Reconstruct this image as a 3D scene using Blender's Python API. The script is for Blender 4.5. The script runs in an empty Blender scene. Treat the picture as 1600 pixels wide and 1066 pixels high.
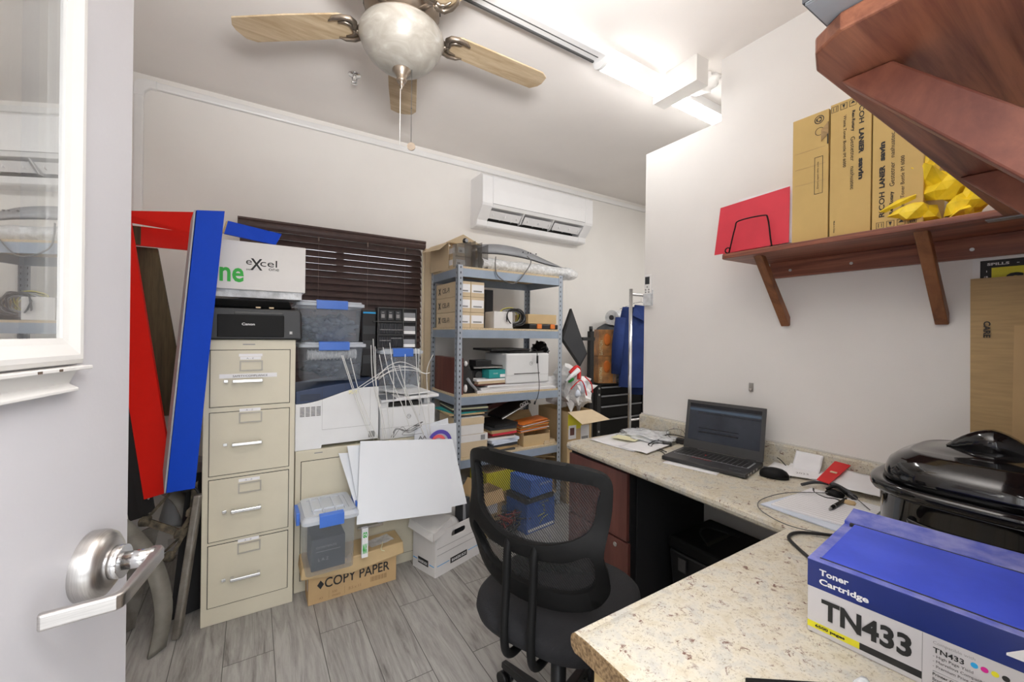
import bpy, bmesh, math, random
from mathutils import Vector, Matrix, noise
from mathutils.geometry import delaunay_2d_cdt
R = math.radians
scn = bpy.context.scene
COL = scn.collection
random.seed(7)

# ------------------------------------------------------------------ camera
cam_d = bpy.data.cameras.new('camera')
cam_d.sensor_width = 36.0
cam_d.lens = 643.16 / 1600 * 36
cam_d.shift_y = -9.9 / 1600
cam_d.clip_start = 0.02
cam = bpy.data.objects.new('camera', cam_d)
COL.objects.link(cam)
yaw, roll = R(32.18), R(0.723)
r0 = Vector((math.cos(yaw), -math.sin(yaw), 0)); dd = Vector((math.sin(yaw), math.cos(yaw), 0)); uu = Vector((0, 0, 1))
rr = r0 * math.cos(roll) + uu * math.sin(roll); up = -r0 * math.sin(roll) + uu * math.cos(roll)
mw = Matrix((( rr.x, up.x, -dd.x, 0), (rr.y, up.y, -dd.y, 0), (rr.z, up.z, -dd.z, 1.36), (0, 0, 0, 1)))
cam.matrix_world = mw
scn.camera = cam

# ------------------------------------------------------------------ light, world, exposure
scn.view_settings.view_transform = 'Standard'
scn.view_settings.look = 'None'
scn.view_settings.gamma = 1.0
scn.view_settings.use_curve_mapping = False
scn.view_settings.exposure = 1.52
try:
    scn.cycles.use_denoising = True
    scn.cycles.max_bounces = 12
    scn.cycles.diffuse_bounces = 8
    scn.cycles.transparent_max_bounces = 16
    scn.cycles.sample_clamp_indirect = 6
    scn.cycles.caustics_reflective = False
    scn.cycles.caustics_refractive = False
except Exception:
    pass
LAMP_E = 8.5
w = bpy.data.worlds.new('world'); scn.world = w; w.use_nodes = True
w.node_tree.nodes['Background'].inputs[0].default_value = (0.93, 0.96, 1.0, 1)
w.node_tree.nodes['Background'].inputs[1].default_value = 1.1

def area(name, loc, size, sizey, power, color, rot=(0, 0, 0)):
    l = bpy.data.lights.new(name, 'AREA'); l.shape = 'RECTANGLE'; l.size = size; l.size_y = sizey
    l.energy = power; l.color = color
    o = bpy.data.objects.new(name, l); COL.objects.link(o); o.location = loc; o.rotation_euler = rot
    return o
area('hallway_fill', (0.1, -1.1, 2.5), 1.2, 1.2, 20, (0.98, 0.98, 1.0), (R(35), 0, 0))  # added fill light coming in through the doorway, not a known hallway fixture
fl_ = area('bounce_fill', (0.12, -0.15, 1.72), 0.4, 0.3, 17, (1.0, 0.985, 0.975))  # added unseen fill behind the camera, aimed up to even out the room
fl_.data.spread = R(105)
fl_.rotation_euler = (Vector((0.45, 0.55, 2.86)) - fl_.location).to_track_quat('-Z', 'Y').to_euler()
area('back_room_fill', (3.5, 1.3, 2.8), 1.2, 0.3, 10, (1.0, 0.98, 0.95))  # added area light brightening the space past the partition, no fixture there

# ------------------------------------------------------------------ materials
MT = {}
def nt(name):
    m = bpy.data.materials.new(name); m.use_nodes = True
    t = m.node_tree; b = t.nodes['Principled BSDF']
    MT[name] = m
    return m, t, b
def ramp(t, fac, stops):
    r = t.nodes.new('ShaderNodeValToRGB')
    el = r.color_ramp.elements
    while len(el) < len(stops): el.new(0.5)
    for e, (p, c) in zip(el, stops):
        e.position = p; e.color = (*c, 1)
    t.links.new(fac, r.inputs[0]); return r.outputs[0]
def coords(t, scale=(1, 1, 1), rot=(0, 0, 0)):
    tc = t.nodes.new('ShaderNodeTexCoord'); mp = t.nodes.new('ShaderNodeMapping')
    mp.inputs['Scale'].default_value = scale; mp.inputs['Rotation'].default_value = rot
    t.links.new(tc.outputs['Object'], mp.inputs[0]); return mp.outputs[0]
def noi(t, vec, scale, detail=4, rough=0.55, dist=0.0):
    n = t.nodes.new('ShaderNodeTexNoise')
    n.inputs['Scale'].default_value = scale; n.inputs['Detail'].default_value = detail
    n.inputs['Roughness'].default_value = rough; n.inputs['Distortion'].default_value = dist
    t.links.new(vec, n.inputs['Vector']); return n.outputs['Fac']
def bump(t, b, h, strength=0.2, dist=0.01):
    n = t.nodes.new('ShaderNodeBump'); n.inputs['Strength'].default_value = strength; n.inputs['Distance'].default_value = dist
    t.links.new(h, n.inputs['Height']); t.links.new(n.outputs[0], b.inputs['Normal'])
def mat(name, rgb, rough=0.5, metal=0.0, vary=0.06, scale=8.0, bmp=0.0, spec=0.5, bscale=60, rgb2=None, coat=0, emit=None, aniso=None):
    m, t, b = nt(name)
    c = coords(t, aniso or (1, 1, 1))
    lo = tuple(max(0, x * (1 - vary)) for x in rgb); hi = tuple(min(1, x * (1 + vary)) for x in rgb)
    if rgb2: lo, hi = rgb2, rgb
    n = noi(t, c, scale)
    t.links.new(ramp(t, n, [(0.35, lo), (0.65, hi)]), b.inputs['Base Color'])
    b.inputs['Roughness'].default_value = rough; b.inputs['Metallic'].default_value = metal
    b.inputs['Specular IOR Level'].default_value = spec
    b.inputs['Coat Weight'].default_value = coat
    if bmp: bump(t, b, noi(t, c, bscale), bmp, 0.004)
    if emit:
        b.inputs['Emission Color'].default_value = (*emit[0], 1); b.inputs['Emission Strength'].default_value = emit[1]
    return m
def clear(name, tint, alpha, rough=0.15, white=0.0, bmp=0, bscale=40, spec=0.5, stripes=None):
    """thin see-through sheet: transparent mixed with a glossy or milky surface"""
    m, t, b = nt(name)
    b.inputs['Base Color'].default_value = (*tint, 1); b.inputs['Roughness'].default_value = rough
    b.inputs['Specular IOR Level'].default_value = spec
    tr = t.nodes.new('ShaderNodeBsdfTransparent'); mx = t.nodes.new('ShaderNodeMixShader')
    mx.inputs[0].default_value = alpha
    t.links.new(tr.outputs[0], mx.inputs[1]); t.links.new(b.outputs[0], mx.inputs[2])
    t.links.new(mx.outputs[0], t.nodes['Material Output'].inputs['Surface'])
    c = coords(t)
    if bmp: bump(t, b, noi(t, c, bscale), bmp, 0.01)
    if white:
        n = noi(t, c, bscale * 0.5)
        r = ramp(t, n, [(0.4, (alpha, alpha, alpha)), (0.7, (white, white, white))])
        t.links.new(r, mx.inputs[0])
    return m

mat('wall_paint', (0.80, 0.782, 0.762), 0.75, vary=0.015, scale=3, bmp=0.08, bscale=220)
mat('wall_paint_back', (0.81, 0.79, 0.762), 0.75, vary=0.015, scale=3, bmp=0.08, bscale=220)
mat('ceiling_paint', (0.80, 0.765, 0.735), 0.85, vary=0.02, scale=2, bmp=0.1, bscale=160)
mat('door_paint', (0.54, 0.53, 0.55), 0.38, vary=0.02, scale=4, bmp=0.05, bscale=120)
mat('white_trim', (0.66, 0.645, 0.62), 0.4, vary=0.02)
mat('white_plastic', (0.80, 0.80, 0.80), 0.35, vary=0.015)
mat('ac_white', (0.80, 0.80, 0.81), 0.35, vary=0.01)
mat('printer_white', (0.74, 0.75, 0.76), 0.45, vary=0.015)
mat('printer_navy', (0.022, 0.04, 0.095), 0.45)
mat('printer_grey', (0.13, 0.14, 0.16), 0.5)
mat('paper', (0.80, 0.80, 0.82), 0.7, vary=0.02, scale=12)
mat('poster_board', (0.66, 0.69, 0.73), 0.5, vary=0.015, scale=3)
mat('paper_bluish', (0.62, 0.68, 0.78), 0.6, vary=0.03)
mat('sticky_yellow', (0.80, 0.78, 0.52), 0.8)
mat('black_plastic', (0.012, 0.012, 0.013), 0.42, bmp=0.05)
mat('black_gloss', (0.006, 0.006, 0.007), 0.10, coat=0.4)
mat('black_satin', (0.006, 0.006, 0.006), 0.55, spec=0.2)
mat('black_soft', (0.010, 0.010, 0.012), 0.8, bmp=0.3, bscale=300)
mat('slate_parts', (0.16, 0.19, 0.24), 0.45, rgb2=(0.06, 0.075, 0.10), scale=30)
mat('charcoal', (0.035, 0.037, 0.042), 0.55)
mat('dark_grey_plastic', (0.07, 0.07, 0.07), 0.5)
mat('grey_plastic', (0.28, 0.29, 0.31), 0.4)
mat('cabinet_cream', (0.60, 0.56, 0.44), 0.38, vary=0.02, bmp=0.03, bscale=150)
mat('dark_gap', (0.03, 0.028, 0.022), 0.8)
mat('chrome', (0.75, 0.75, 0.75), 0.18, 1.0, vary=0.03)
mat('brushed_steel', (0.56, 0.54, 0.52), 0.32, 1.0, vary=0.10, scale=30, aniso=(1, 1, 30))
mat('nickel', (0.30, 0.25, 0.20), 0.38, 0.9, vary=0.1)
mat('galvanised', (0.38, 0.42, 0.48), 0.42, 0.7, vary=0.12, scale=25)
mat('shelf_beam', (0.33, 0.40, 0.50), 0.42, 0.35, vary=0.08, scale=6)
mat('particle_board', (0.58, 0.47, 0.31), 0.8, vary=0.15, scale=120)
mat('cardboard', (0.50, 0.34, 0.17), 0.75, vary=0.06, scale=5, bmp=0.05, bscale=80)
mat('cardboard_tan', (0.56, 0.41, 0.22), 0.75, vary=0.05, scale=5, bmp=0.05, bscale=80)
mat('cardboard_pale', (0.60, 0.48, 0.32), 0.75, vary=0.05, scale=5)
mat('cardboard_yellow', (0.56, 0.39, 0.14), 0.7, vary=0.05, scale=6, bmp=0.05, bscale=60)
mat('cardboard_dark', (0.30, 0.19, 0.09), 0.8, vary=0.08, scale=6)
mat('cardboard_kraft', (0.42, 0.29, 0.14), 0.75, vary=0.08, scale=10, aniso=(1, 1, 12))
mat('white_box', (0.70, 0.69, 0.68), 0.6, vary=0.03, scale=6)
mat('kraft_print', (0.02, 0.02, 0.02), 0.7)
mat('print_black', (0.012, 0.012, 0.012), 0.6)
mat('print_grey', (0.25, 0.25, 0.25), 0.6)
mat('print_white', (0.8, 0.8, 0.8), 0.6)
mat('print_green', (0.03, 0.42, 0.05), 0.6)
mat('print_blue', (0.02, 0.10, 0.42), 0.5)
mat('print_red', (0.65, 0.02, 0.02), 0.5)
mat('print_purple', (0.10, 0.07, 0.40), 0.5)
mat('print_pink', (0.80, 0.13, 0.14), 0.5)
mat('print_yellow', (0.72, 0.66, 0.02), 0.5)
mat('print_cyan', (0.02, 0.35, 0.7), 0.5)
mat('print_magenta', (0.6, 0.01, 0.25), 0.5)
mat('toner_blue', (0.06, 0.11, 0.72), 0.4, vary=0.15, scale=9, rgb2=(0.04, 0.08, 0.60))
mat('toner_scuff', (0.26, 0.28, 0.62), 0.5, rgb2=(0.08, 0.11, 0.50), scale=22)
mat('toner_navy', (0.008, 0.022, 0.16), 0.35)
mat('toner_white', (0.58, 0.56, 0.57), 0.4, vary=0.02)
mat('latch_blue', (0.06, 0.17, 0.60), 0.35)
mat('red_folder', (0.62, 0.035, 0.06), 0.6, vary=0.05)
mat('bright_red', (0.60, 0.01, 0.012), 0.5)
mat('teal', (0.02, 0.30, 0.30), 0.5)
mat('orange', (0.75, 0.20, 0.03), 0.5)
mat('orange_paper', (0.75, 0.26, 0.05), 0.6)
mat('yellow_bag', (0.85, 0.62, 0.02), 0.45, vary=0.2, scale=14, bmp=0.4, bscale=18)
mat('pvc_grey', (0.36, 0.37, 0.39), 0.45)
mat('mahogany', (0.16, 0.055, 0.042), 0.4, rgb2=(0.105, 0.034, 0.028), scale=3, aniso=(6, 6, 0.7))
mat('mahogany_dark', (0.05, 0.018, 0.016), 0.4)
mat('pine', (0.50, 0.36, 0.17), 0.6, rgb2=(0.40, 0.27, 0.12), scale=5, aniso=(12, 1, 12))
mat('chipboard', (0.33, 0.22, 0.11), 0.85, rgb2=(0.12, 0.07, 0.03), scale=160, bmp=0.5, bscale=200)
mat('old_wood', (0.115, 0.085, 0.04), 0.75, rgb2=(0.06, 0.043, 0.02), scale=6, aniso=(9, 9, 0.8))
mat('mud', (0.16, 0.13, 0.085), 0.85, rgb2=(0.03, 0.026, 0.02), scale=30, bmp=0.5, bscale=60)
mat('aged_steel', (0.32, 0.30, 0.27), 0.4, 0.7, rgb2=(0.20, 0.18, 0.155), scale=14)
mat('grey_panel', (0.22, 0.21, 0.18), 0.6, rgb2=(0.12, 0.11, 0.09), scale=7)
mat('navy_cloth', (0.012, 0.033, 0.15), 0.85, vary=0.15, bmp=0.3, bscale=90)
mat('grey_cloth', (0.055, 0.06, 0.068), 0.85, vary=0.1, bmp=0.2, bscale=60)
mat('grey_cushion', (0.12, 0.125, 0.135), 0.85, vary=0.1, bmp=0.2, bscale=60)
mat('blind_brown', (0.060, 0.036, 0.033), 0.42, vary=0.15, scale=20)
mat('valance_brown', (0.075, 0.045, 0.04), 0.4, vary=0.1, scale=20)
mat('cord_beige', (0.20, 0.15, 0.13), 0.8)
mat('wire_white', (0.72, 0.72, 0.70), 0.35)
mat('cable_black', (0.012, 0.012, 0.012), 0.5)
mat('cable_grey', (0.12, 0.12, 0.12), 0.5)
mat('cable_yellow', (0.72, 0.66, 0.10), 0.5)
mat('key_black', (0.010, 0.010, 0.011), 0.5)
mat('laptop_black', (0.028, 0.028, 0.030), 0.45)
mat('laptop_bezel', (0.05, 0.05, 0.052), 0.45)
mat('fabric_black', (0.010, 0.010, 0.012), 0.9, bmp=0.4, bscale=400)
mat('zinc_screw', (0.55, 0.55, 0.55), 0.35, 0.9)
mat('photo_orange', (0.75, 0.34, 0.10), 0.45, rgb2=(0.22, 0.11, 0.05), scale=7)
mat('lamp_glow', (0.9, 0.9, 0.9), 0.5, emit=((1.0, 0.985, 0.96), LAMP_E))
mat('screen_blue', (0.018, 0.022, 0.03), 0.25, emit=((0.15, 0.19, 0.28), 0.018), vary=0.3)
mat('screen_band', (0.03, 0.05, 0.08), 0.22, emit=((0.25, 0.35, 0.48), 0.04))
mat('screen_dark', (0.008, 0.01, 0.016), 0.22)
mat('vent_dark', (0.012, 0.011, 0.010), 0.7)
mat('ledge_dirt', (0.10, 0.07, 0.05), 0.8)
clear('door_glass', (0.9, 0.92, 0.92), 0.5, 0.0, spec=1.0)
MT['door_glass'].node_tree.nodes['Principled BSDF'].inputs['Metallic'].default_value = 1.0
clear('window_glass', (0.9, 0.95, 0.95), 0.12, 0.02)
clear('tub_plastic', (0.74, 0.82, 0.92), 0.22, 0.2, white=0.34, bscale=16)
clear('tub_lid', (0.74, 0.80, 0.88), 0.55, 0.25)
clear('smoked_acrylic', (0.09, 0.085, 0.08), 0.42, 0.2)
mat('cable_red', (0.28, 0.03, 0.02), 0.5)
clear('bubble_wrap', (0.80, 0.82, 0.84), 0.62, 0.12, white=0.95, bmp=0.8, bscale=70)
clear('clear_film', (0.80, 0.83, 0.86), 0.55, 0.12, white=0.9, bmp=0.8, bscale=30)
mat('bin_bag', (0.010, 0.010, 0.012), 0.18, bmp=0.7, bscale=22)

# mesh cloth of the chair: fine woven holes
m, t, b = nt('chair_mesh')
b.inputs['Base Color'].default_value = (0.012, 0.012, 0.013, 1); b.inputs['Roughness'].default_value = 0.7
c = coords(t)
wv = t.nodes.new('ShaderNodeTexWave'); wv.bands_direction = 'DIAGONAL'; wv.inputs['Scale'].default_value = 62
t.links.new(c, wv.inputs[0])
tr = t.nodes.new('ShaderNodeBsdfTransparent'); mx = t.nodes.new('ShaderNodeMixShader')
rm = ramp(t, wv.outputs['Fac'], [(0.30, (0.25, 0.25, 0.25)), (0.62, (0.86, 0.86, 0.86))])
t.links.new(rm, mx.inputs[0]); t.links.new(tr.outputs[0], mx.inputs[1]); t.links.new(b.outputs[0], mx.inputs[2])
t.links.new(mx.outputs[0], t.nodes['Material Output'].inputs['Surface'])

# vinyl plank floor
m, t, b = nt('plank_floor')
tc = t.nodes.new('ShaderNodeTexCoord'); mp = t.nodes.new('ShaderNodeMapping')
mp.inputs['Rotation'].default_value = (0, 0, R(90)); mp.inputs['Location'].default_value = (0.35, 0.09, 0)
t.links.new(tc.outputs['Object'], mp.inputs[0])
bk = t.nodes.new('ShaderNodeTexBrick'); bk.offset = 0.37; bk.inputs['Scale'].default_value = 1
bk.inputs['Brick Width'].default_value = 1.22; bk.inputs['Row Height'].default_value = 0.18
bk.inputs['Mortar Size'].default_value = 0.0016; bk.inputs['Bias'].default_value = 0
bk.inputs['Color1'].default_value = (0.0, 0.0, 0.0, 1); bk.inputs['Color2'].default_value = (1, 1, 1, 1); bk.inputs['Mortar'].default_value = (0.5, 0.5, 0.5, 1)
t.links.new(mp.outputs[0], bk.inputs[0])
add = t.nodes.new('ShaderNodeVectorMath'); add.operation = 'MULTIPLY_ADD'
add.inputs[1].default_value = (5, 5, 5)
mp2 = t.nodes.new('ShaderNodeMapping'); mp2.inputs['Scale'].default_value = (14, 1.3, 1)
t.links.new(tc.outputs['Object'], mp2.inputs[0])
t.links.new(bk.outputs['Color'], add.inputs[0]); t.links.new(mp2.outputs[0], add.inputs[2])
g1 = noi(t, add.outputs[0], 1.6, 8, 0.62, 1.6)
g2 = noi(t, add.outputs[0], 9.0, 6, 0.7, 0.6)
m1 = t.nodes.new('ShaderNodeMath'); m1.operation = 'MULTIPLY_ADD'; m1.inputs[1].default_value = 0.40
t.links.new(g2, m1.inputs[0]); t.links.new(g1, m1.inputs[2])
m2 = t.nodes.new('ShaderNodeMath'); m2.operation = 'MULTIPLY_ADD'; m2.inputs[1].default_value = 0.12
t.links.new(bk.outputs['Color'], m2.inputs[0]); t.links.new(m1.outputs[0], m2.inputs[2])
colr = ramp(t, m2.outputs[0], [(0.38, (0.06, 0.054, 0.050)), (0.56, (0.17, 0.16, 0.15)), (0.70, (0.27, 0.26, 0.245)), (0.9, (0.37, 0.36, 0.34))])
mxc = t.nodes.new('ShaderNodeMixRGB'); mxc.inputs[2].default_value = (0.07, 0.065, 0.06, 1)
t.links.new(bk.outputs['Fac'], mxc.inputs[0]); t.links.new(colr, mxc.inputs[1])
t.links.new(mxc.outputs[0], b.inputs['Base Color']); b.inputs['Roughness'].default_value = 0.42
bump(t, b, g2, 0.15, 0.003)

# speckled laminate counter
m, t, b = nt('granite_laminate')
c = coords(t)
n1 = noi(t, c, 22, 6, 0.65, 0.3); n2 = noi(t, c, 190, 4, 0.7); n3 = noi(t, c, 60, 8, 0.75, 0.9); n4 = noi(t, c, 17, 4, 0.65)
basec = ramp(t, n1, [(0.35, (0.52, 0.51, 0.46)), (0.5, (0.63, 0.59, 0.49)), (0.68, (0.55, 0.49, 0.36))])
sp = ramp(t, n2, [(0.33, (0.9, 0.9, 0.9)), (0.44, (0, 0, 0))])
mxa = t.nodes.new('ShaderNodeMixRGB'); mxa.inputs[2].default_value = (0.30, 0.26, 0.18, 1)
t.links.new(sp, mxa.inputs[0]); t.links.new(basec, mxa.inputs[1])
mul = t.nodes.new('ShaderNodeMath'); mul.operation = 'MULTIPLY'
s3 = ramp(t, n3, [(0.55, (0, 0, 0)), (0.61, (1, 1, 1))]); s4 = ramp(t, n4, [(0.46, (0.15, 0.15, 0.15)), (0.58, (1, 1, 1))])
t.links.new(s3, mul.inputs[0]); t.links.new(s4, mul.inputs[1])
mxb = t.nodes.new('ShaderNodeMixRGB'); mxb.inputs[2].default_value = (0.15, 0.065, 0.045, 1)
t.links.new(mul.outputs[0], mxb.inputs[0]); t.links.new(mxa.outputs[0], mxb.inputs[1])
t.links.new(mxb.outputs[0], b.inputs['Base Color']); b.inputs['Roughness'].default_value = 0.4

# stained cedar shelves
def stained(name, aniso, lo, hi):
    m, t, b = nt(name)
    c = coords(t, aniso)
    n1 = noi(t, c, 1.7, 8, 0.6, 0.9); n2 = noi(t, c, 9, 5, 0.65, 0.3)
    ma = t.nodes.new('ShaderNodeMath'); ma.operation = 'MULTIPLY_ADD'; ma.inputs[1].default_value = 0.25
    t.links.new(n2, ma.inputs[0]); t.links.new(n1, ma.inputs[2])
    t.links.new(ramp(t, ma.outputs[0], [(0.45, lo), (0.62, tuple((a + b_) / 2 for a, b_ in zip(lo, hi))), (0.78, hi)]), b.inputs['Base Color'])
    b.inputs['Roughness'].default_value = 0.42
stained('stained_wood_x', (0.8, 17, 17), (0.13, 0.038, 0.026), (0.40, 0.155, 0.085))
stained('stained_wood_y', (17, 0.8, 17), (0.12, 0.036, 0.027), (0.36, 0.13, 0.075))
stained('bracket_wood', (6, 6, 1.2), (0.13, 0.042, 0.018), (0.30, 0.12, 0.045))
stained('stained_wood_strut', (17, 2.5, 2.5), (0.14, 0.042, 0.030), (0.36, 0.13, 0.075))
mat('holder_metal', (0.42, 0.40, 0.35), 0.5, 0.3)
# fan blades
stained('blade_wood', (2.2, 14, 8), (0.40, 0.29, 0.17), (0.58, 0.46, 0.31))
# worn paints
def worn(name, rgb, wear, thr):
    m, t, b = nt(name)
    c = coords(t); n = noi(t, c, 16, 8, 0.8, 1.5)
    t.links.new(ramp(t, n, [(0.0, rgb), (thr, tuple(x * 1.15 for x in rgb)), (thr + 0.06, wear)]), b.inputs['Base Color'])
    b.inputs['Roughness'].default_value = 0.5; b.inputs['Specular IOR Level'].default_value = 0.22
worn('blue_paint', (0.004, 0.050, 0.46), (0.12, 0.20, 0.55), 0.67)
worn('red_paint', (0.66, 0.012, 0.006), (0.60, 0.05, 0.03), 0.67)
# frosted alabaster bowl
m, t, b = nt('alabaster')
c = coords(t, (1, 1, 2)); n = noi(t, c, 9, 5, 0.5, 2.5)
t.links.new(ramp(t, n, [(0.35, (0.27, 0.25, 0.215)), (0.6, (0.33, 0.31, 0.275)), (0.75, (0.41, 0.39, 0.355))]), b.inputs['Base Color'])
b.inputs['Roughness'].default_value = 0.3
# slotted post steel
m, t, b = nt('slotted_post')
tc = t.nodes.new('ShaderNodeTexCoord'); sx = t.nodes.new('ShaderNodeSeparateXYZ'); t.links.new(tc.outputs['Object'], sx.inputs[0])
fr = t.nodes.new('ShaderNodeMath'); fr.operation = 'PINGPONG'; fr.inputs[1].default_value = 0.019
t.links.new(sx.outputs['Z'], fr.inputs[0])
lt = t.nodes.new('ShaderNodeMath'); lt.operation = 'LESS_THAN'; lt.inputs[1].default_value = 0.0075; t.links.new(fr.outputs[0], lt.inputs[0])
def band(axis, half):
    a = t.nodes.new('ShaderNodeMath'); a.operation = 'ABSOLUTE'; t.links.new(sx.outputs[axis], a.inputs[0])
    l = t.nodes.new('ShaderNodeMath'); l.operation = 'COMPARE'; l.inputs[1].default_value = 0.022; l.inputs[2].default_value = half; t.links.new(a.outputs[0], l.inputs[0]); return l.outputs[0]
mxx = t.nodes.new('ShaderNodeMath'); mxx.operation = 'MAXIMUM'; t.links.new(band('X', 0.0035), mxx.inputs[0]); t.links.new(band('Y', 0.0035), mxx.inputs[1])
an = t.nodes.new('ShaderNodeMath'); an.operation = 'MULTIPLY'; t.links.new(lt.outputs[0], an.inputs[0]); t.links.new(mxx.outputs[0], an.inputs[1])
mxp = t.nodes.new('ShaderNodeMixRGB'); mxp.inputs[1].default_value = (0.40, 0.45, 0.52, 1); mxp.inputs[2].default_value = (0.02, 0.02, 0.025, 1)
t.links.new(an.outputs[0], mxp.inputs[0]); t.links.new(mxp.outputs[0], b.inputs['Base Color'])
b.inputs['Roughness'].default_value = 0.4; b.inputs['Metallic'].default_value = 0.3

# ------------------------------------------------------------------ mesh helpers
class MB:
    def __init__(s): s.v = []; s.f = []; s.sm = []
    def add(s, vs, fs, smooth=False):
        o = len(s.v); s.v += [tuple(v) for v in vs]; s.f += [tuple(i + o for i in f) for f in fs]; s.sm += [smooth] * len(fs); return s
    def hexa(s, p):  # 8 pts: bottom 4 ccw, top 4 ccw
        return s.add(p, [(3, 2, 1, 0), (4, 5, 6, 7), (0, 1, 5, 4), (1, 2, 6, 5), (2, 3, 7, 6), (3, 0, 4, 7)])
    def box(s, x0, x1, y0, y1, z0, z1):
        return s.hexa([(x0, y0, z0), (x1, y0, z0), (x1, y1, z0), (x0, y1, z0), (x0, y0, z1), (x1, y0, z1), (x1, y1, z1), (x0, y1, z1)])
    def obox(s, c, size, rot=(0, 0, 0)):
        from mathutils import Euler
        e = Euler([R(a) for a in rot]).to_matrix(); a, b_, d = [x / 2 for x in size]; c = Vector(c)
        return s.hexa([c + e @ Vector(q) for q in [(-a, -b_, -d), (a, -b_, -d), (a, b_, -d), (-a, b_, -d), (-a, -b_, d), (a, -b_, d), (a, b_, d), (-a, b_, d)]])
    def plank(s, p0, p1, wv, tv):  # bar from p0 to p1, width and thickness vectors
        p0, p1, wv, tv = map(Vector, (p0, p1, wv, tv))
        return s.hexa([p0, p0 + wv, p0 + wv + tv, p0 + tv, p1, p1 + wv, p1 + wv + tv, p1 + tv])
    def slab4(s, q, tv):  # quad q extruded along tv
        q = [Vector(a) for a in q]; tv = Vector(tv)
        return s.hexa(q + [a + tv for a in q])
    def quad(s, *q): return s.add(q, [tuple(range(len(q)))])
    def prism(s, pts, axis, a0, a1, smooth=False):
        n = len(pts)
        def mk(p, a):
            return {'x': (a, p[0], p[1]), 'y': (p[0], a, p[1]), 'z': (p[0], p[1], a)}[axis]
        vs = [mk(p, a0) for p in pts] + [mk(p, a1) for p in pts]
        s.add(vs, [tuple(range(n))[::-1], tuple(range(n, 2 * n))])
        o = len(s.v) - 2 * n
        s.f += [(o + i, o + (i + 1) % n, o + n + (i + 1) % n, o + n + i) for i in range(n)]; s.sm += [smooth] * n
        return s
    def tube(s, pts, r, n=8, closed=False, caps=True, smooth=True):
        pts = [Vector(p) for p in pts]; N = len(pts); rs = r if isinstance(r, (list, tuple)) else [r] * N
        vs = []; prev = None
        for i, p in enumerate(pts):
            a = pts[(i - 1) % N] if (closed or i > 0) else p; b_ = pts[(i + 1) % N] if (closed or i < N - 1) else p
            d = (b_ - a)
            d = d.normalized() if d.length > 1e-9 else Vector((0, 0, 1))
            if prev is None:
                u = d.orthogonal().normalized()
            else:
                u = prev - d * prev.dot(d); u = u.normalized() if u.length > 1e-6 else d.orthogonal().normalized()
            prev = u; w_ = d.cross(u)
            vs += [p + (u * math.cos(2 * math.pi * k / n) + w_ * math.sin(2 * math.pi * k / n)) * rs[i] for k in range(n)]
        fs = [(i * n + k, i * n + (k + 1) % n, ((i + 1) % N) * n + (k + 1) % n, ((i + 1) % N) * n + k) for i in range(N if closed else N - 1) for k in range(n)]
        s.add(vs, fs, smooth)
        if caps and not closed:
            o = len(s.v) - N * n
            s.f += [tuple(o + k for k in range(n))[::-1], tuple(o + (N - 1) * n + k for k in range(n))]; s.sm += [False, False]
        return s
    def cyl(s, p0, p1, r, n=20, r2=None): return s.tube([p0, p1], [r, r if r2 is None else r2], n)
    def lathe(s, prof, c=(0, 0, 0), n=32, sx=1, sy=1, p=2.0):
        vs = []
        for r, z in prof:
            for k in range(n):
                a = 2 * math.pi * k / n; ca, sa = math.cos(a), math.sin(a)
                ux = math.copysign(abs(ca) ** (2 / p), ca); uy = math.copysign(abs(sa) ** (2 / p), sa)
                vs.append((c[0] + r * ux * sx, c[1] + r * uy * sy, c[2] + z))
        m_ = len(prof)
        return s.add(vs, [(i * n + k, i * n + (k + 1) % n, (i + 1) * n + (k + 1) % n, (i + 1) * n + k) for i in range(m_ - 1) for k in range(n)], True)
    def blob(s, c, size, seed=0, amp=0.25, freq=3.0, sub=3, flat=None):
        bm = bmesh.new(); bmesh.ops.create_icosphere(bm, subdivisions=sub, radius=1)
        for v in bm.verts:
            d = v.co.normalized(); k = 1 + amp * noise.noise(d * freq + Vector((seed * 7.3, seed, 0))) + amp * 0.5 * noise.noise(d * freq * 2.7 + Vector((seed, 3, 9)))
            v.co = Vector((c[0] + d.x * k * size[0], c[1] + d.y * k * size[1], c[2] + d.z * k * size[2]))
            if flat is not None and v.co.z < flat: v.co.z = flat
        bm.verts.index_update()
        s.add([v.co[:] for v in bm.verts], [tuple(v.index for v in f.verts) for f in bm.faces], True); bm.free(); return s
    def sheet(s, c, ux, vy, nx, ny, amp=0.004, seed=0, freq=6, th=0.0):
        """wavy sheet: corner c, vectors ux, vy"""
        c, ux, vy = Vector(c), Vector(ux), Vector(vy); nrm = ux.cross(vy).normalized()
        vs = [c + ux * (i / nx) + vy * (j / ny) + nrm * amp * (0.5 + noise.noise(Vector((i / nx * freq, j / ny * freq, seed * 3.1)))) for j in range(ny + 1) for i in range(nx + 1)]
        return s.add(vs, [(j * (nx + 1) + i, j * (nx + 1) + i + 1, (j + 1) * (nx + 1) + i + 1, (j + 1) * (nx + 1) + i) for j in range(ny) for i in range(nx)], True)

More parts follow.
